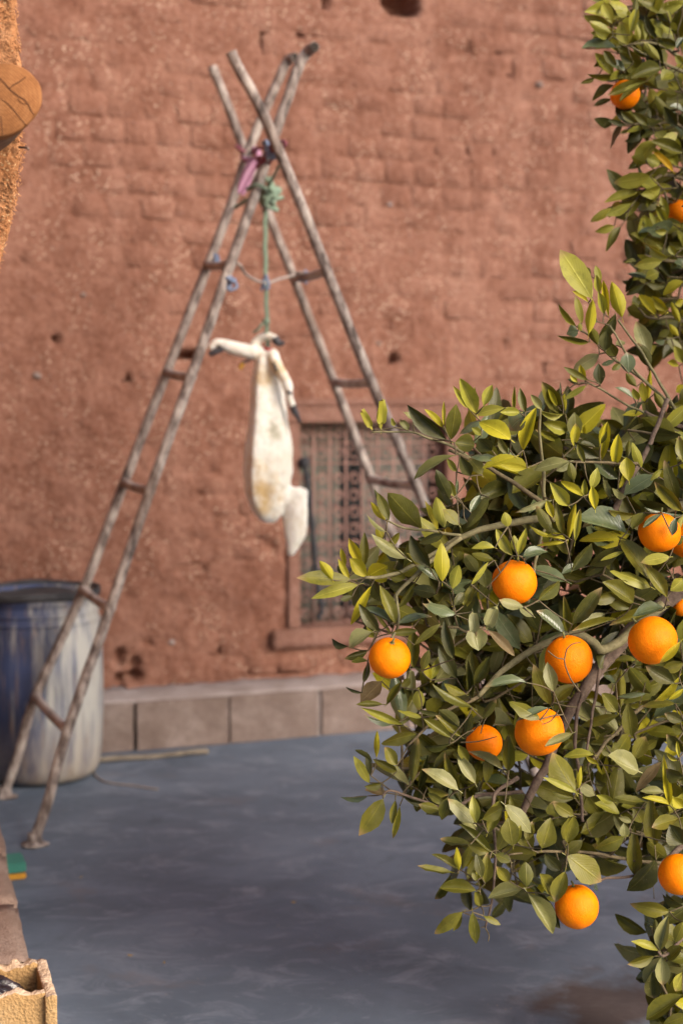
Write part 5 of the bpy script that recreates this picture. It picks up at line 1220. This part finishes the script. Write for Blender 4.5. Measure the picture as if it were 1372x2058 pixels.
# a few bare dead twigs
def bare(pts, Y, r_=.0014): tube(tw_bm, catmull([at(x, y, Y) for x, y in pts], 3), (r_, r_*.6), 5, caps=False)
bare([(1164, 1390), (1146, 1365), (1135, 1338), (1132, 1325), (1118, 1322), (1100, 1308)], 2.585, .0016); bare([(1133, 1328), (1138, 1305), (1150, 1294), (1166, 1291)], 2.59)
bare([(1122, 1427), (1107, 1448), (1088, 1456)], 2.50); bare([(985, 1430), (972, 1450), (965, 1475)], 2.66); bare([(925, 1492), (960, 1490), (998, 1480)], 2.66)
bare([(920, 1000), (930, 1015), (932, 1040), (940, 1050)], 2.66); bare([(895, 985), (920, 1005), (945, 1030), (960, 1040)], 2.68)
bare([(975, 1865), (982, 1880), (980, 1892)], 2.6); bare([(976, 1862), (966, 1864)], 2.6)
for q in range(60):
    px, py = rt.uniform(980, 1330), rt.uniform(1330, 1720); a_ = rt.uniform(0, 6.28); l_ = rt.uniform(30, 110)
    bare([(px, py), (px + l_*.5*math.cos(a_) + rt.uniform(-6, 6), py + l_*.5*math.sin(a_)), (px + l_*math.cos(a_), py + l_*math.sin(a_))], 2.82 + rt.uniform(-.05, .12), .0013)
me = bpy.data.meshes.new('twigs'); tw_bm.to_mesh(me); tw_bm.free(); me.shade_smooth()
o = new_obj('twigs', me, None, [M['twig']]); keep(o, tree); o['kind'] = 'stuff'
# ---- leaves as parts: the 300 that show largest; the rest one mass
leaf_rows.sort(key=lambda q: -q[3])
Tinv = Matrix.Translation(tree_base).inverted()
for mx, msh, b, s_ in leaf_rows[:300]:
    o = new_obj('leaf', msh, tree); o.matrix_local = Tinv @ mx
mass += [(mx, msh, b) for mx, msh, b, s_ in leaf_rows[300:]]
tones = sorted(LEAF); VV = []; FF = []; MI = []; UVS = []
for mx, msh, b in mass:
    b0 = len(VV); ti = tones.index(next(t for t in tones if LEAF[t].name == msh.materials[0].name))
    VV += [tuple(mx @ v.co) for v in msh.vertices]
    uvd = msh.uv_layers[0].data
    for p in msh.polygons:
        FF.append(tuple(b0+i for i in p.vertices)); MI.append(ti)
        for li in p.loop_indices: UVS += [uvd[li].uv[0], uvd[li].uv[1]]
me = bpy.data.meshes.new('foliage'); me.from_pydata(VV, [], FF); me.shade_smooth()
me.uv_layers.new(name='UVMap').data.foreach_set('uv', UVS)
for t in tones: me.materials.append(LEAF[t])
me.polygons.foreach_set('material_index', MI)
o = new_obj('foliage', me); keep(o, tree); o['kind'] = 'stuff'

# ---- oranges
def orange_mesh(seed):
    r = random.Random(seed); bm = bmesh.new(); bmesh.ops.create_uvsphere(bm, u_segments=40, v_segments=28, radius=1)
    for v in bm.verts:
        n0 = v.co.copy(); th = math.acos(max(-1, min(1, n0.z)))
        d = 1 + .02*noise.noise(n0*1.6 + Vector((seed, 0, 0))) - .055*math.exp(-(th/.16)**2) - .06*math.exp(-((math.pi-th)/.13)**2)
        d -= .012*math.exp(-((th-.25)/.22)**2)*math.cos(5*math.atan2(n0.y, n0.x)+seed)
        v.co = n0*d; v.co.z *= .97
    me = bpy.data.meshes.new('peel'); bm.to_mesh(me); bm.free(); me.shade_smooth(); me.materials.append(M['orange']); return me
OM = [orange_mesh(i) for i in range(4)]
TILT = {0: (.55, .12), 1: (.1, -.1), 2: (.2, .1), 3: (-.75, .25), 4: (-.62, .15), 5: (.3, -.2), 6: (.15, .1)}
for i, (px, py, rp, Y, lab) in enumerate(ORANGES):
    c_ = at(px, py, Y); r_ = rp*Y*PX_M
    og = thing('orange', lab, 'orange', c_, 0, 'oranges on the tree')
    tx_, ty_ = TILT.get(i, (rt.uniform(-.3, .3), rt.uniform(-.3, .3)))
    og.rotation_euler = (tx_, ty_, rt.uniform(0, 6) if i > 0 else 0)
    o = new_obj('peel', OM[i % 4], og); o.scale = (r_*rt.uniform(.97, 1.02), r_, r_*rt.uniform(.94, 1.04)*(1.03 if i == 1 else 1))
    bm = bmesh.new()
    top = bm.verts.new((0, 0, r_*.955)); ring = []
    for q in range(10):
        rr = r_*(.16 if q % 2 else .10); ring.append(bm.verts.new((rr*math.cos(q*.628), rr*math.sin(q*.628), r_*.945)))
    for q in range(10): bm.faces.new((top, ring[q], ring[(q+1) % 10]))
    rings = tube(bm, [(0, 0, r_*.94), (0, 0, r_*1.04), (r_*.06, 0, r_*1.22)], (r_*.06, r_*.045), 7)
    finish(bm); bm_obj('calyx', bm, M['calyx'], og)
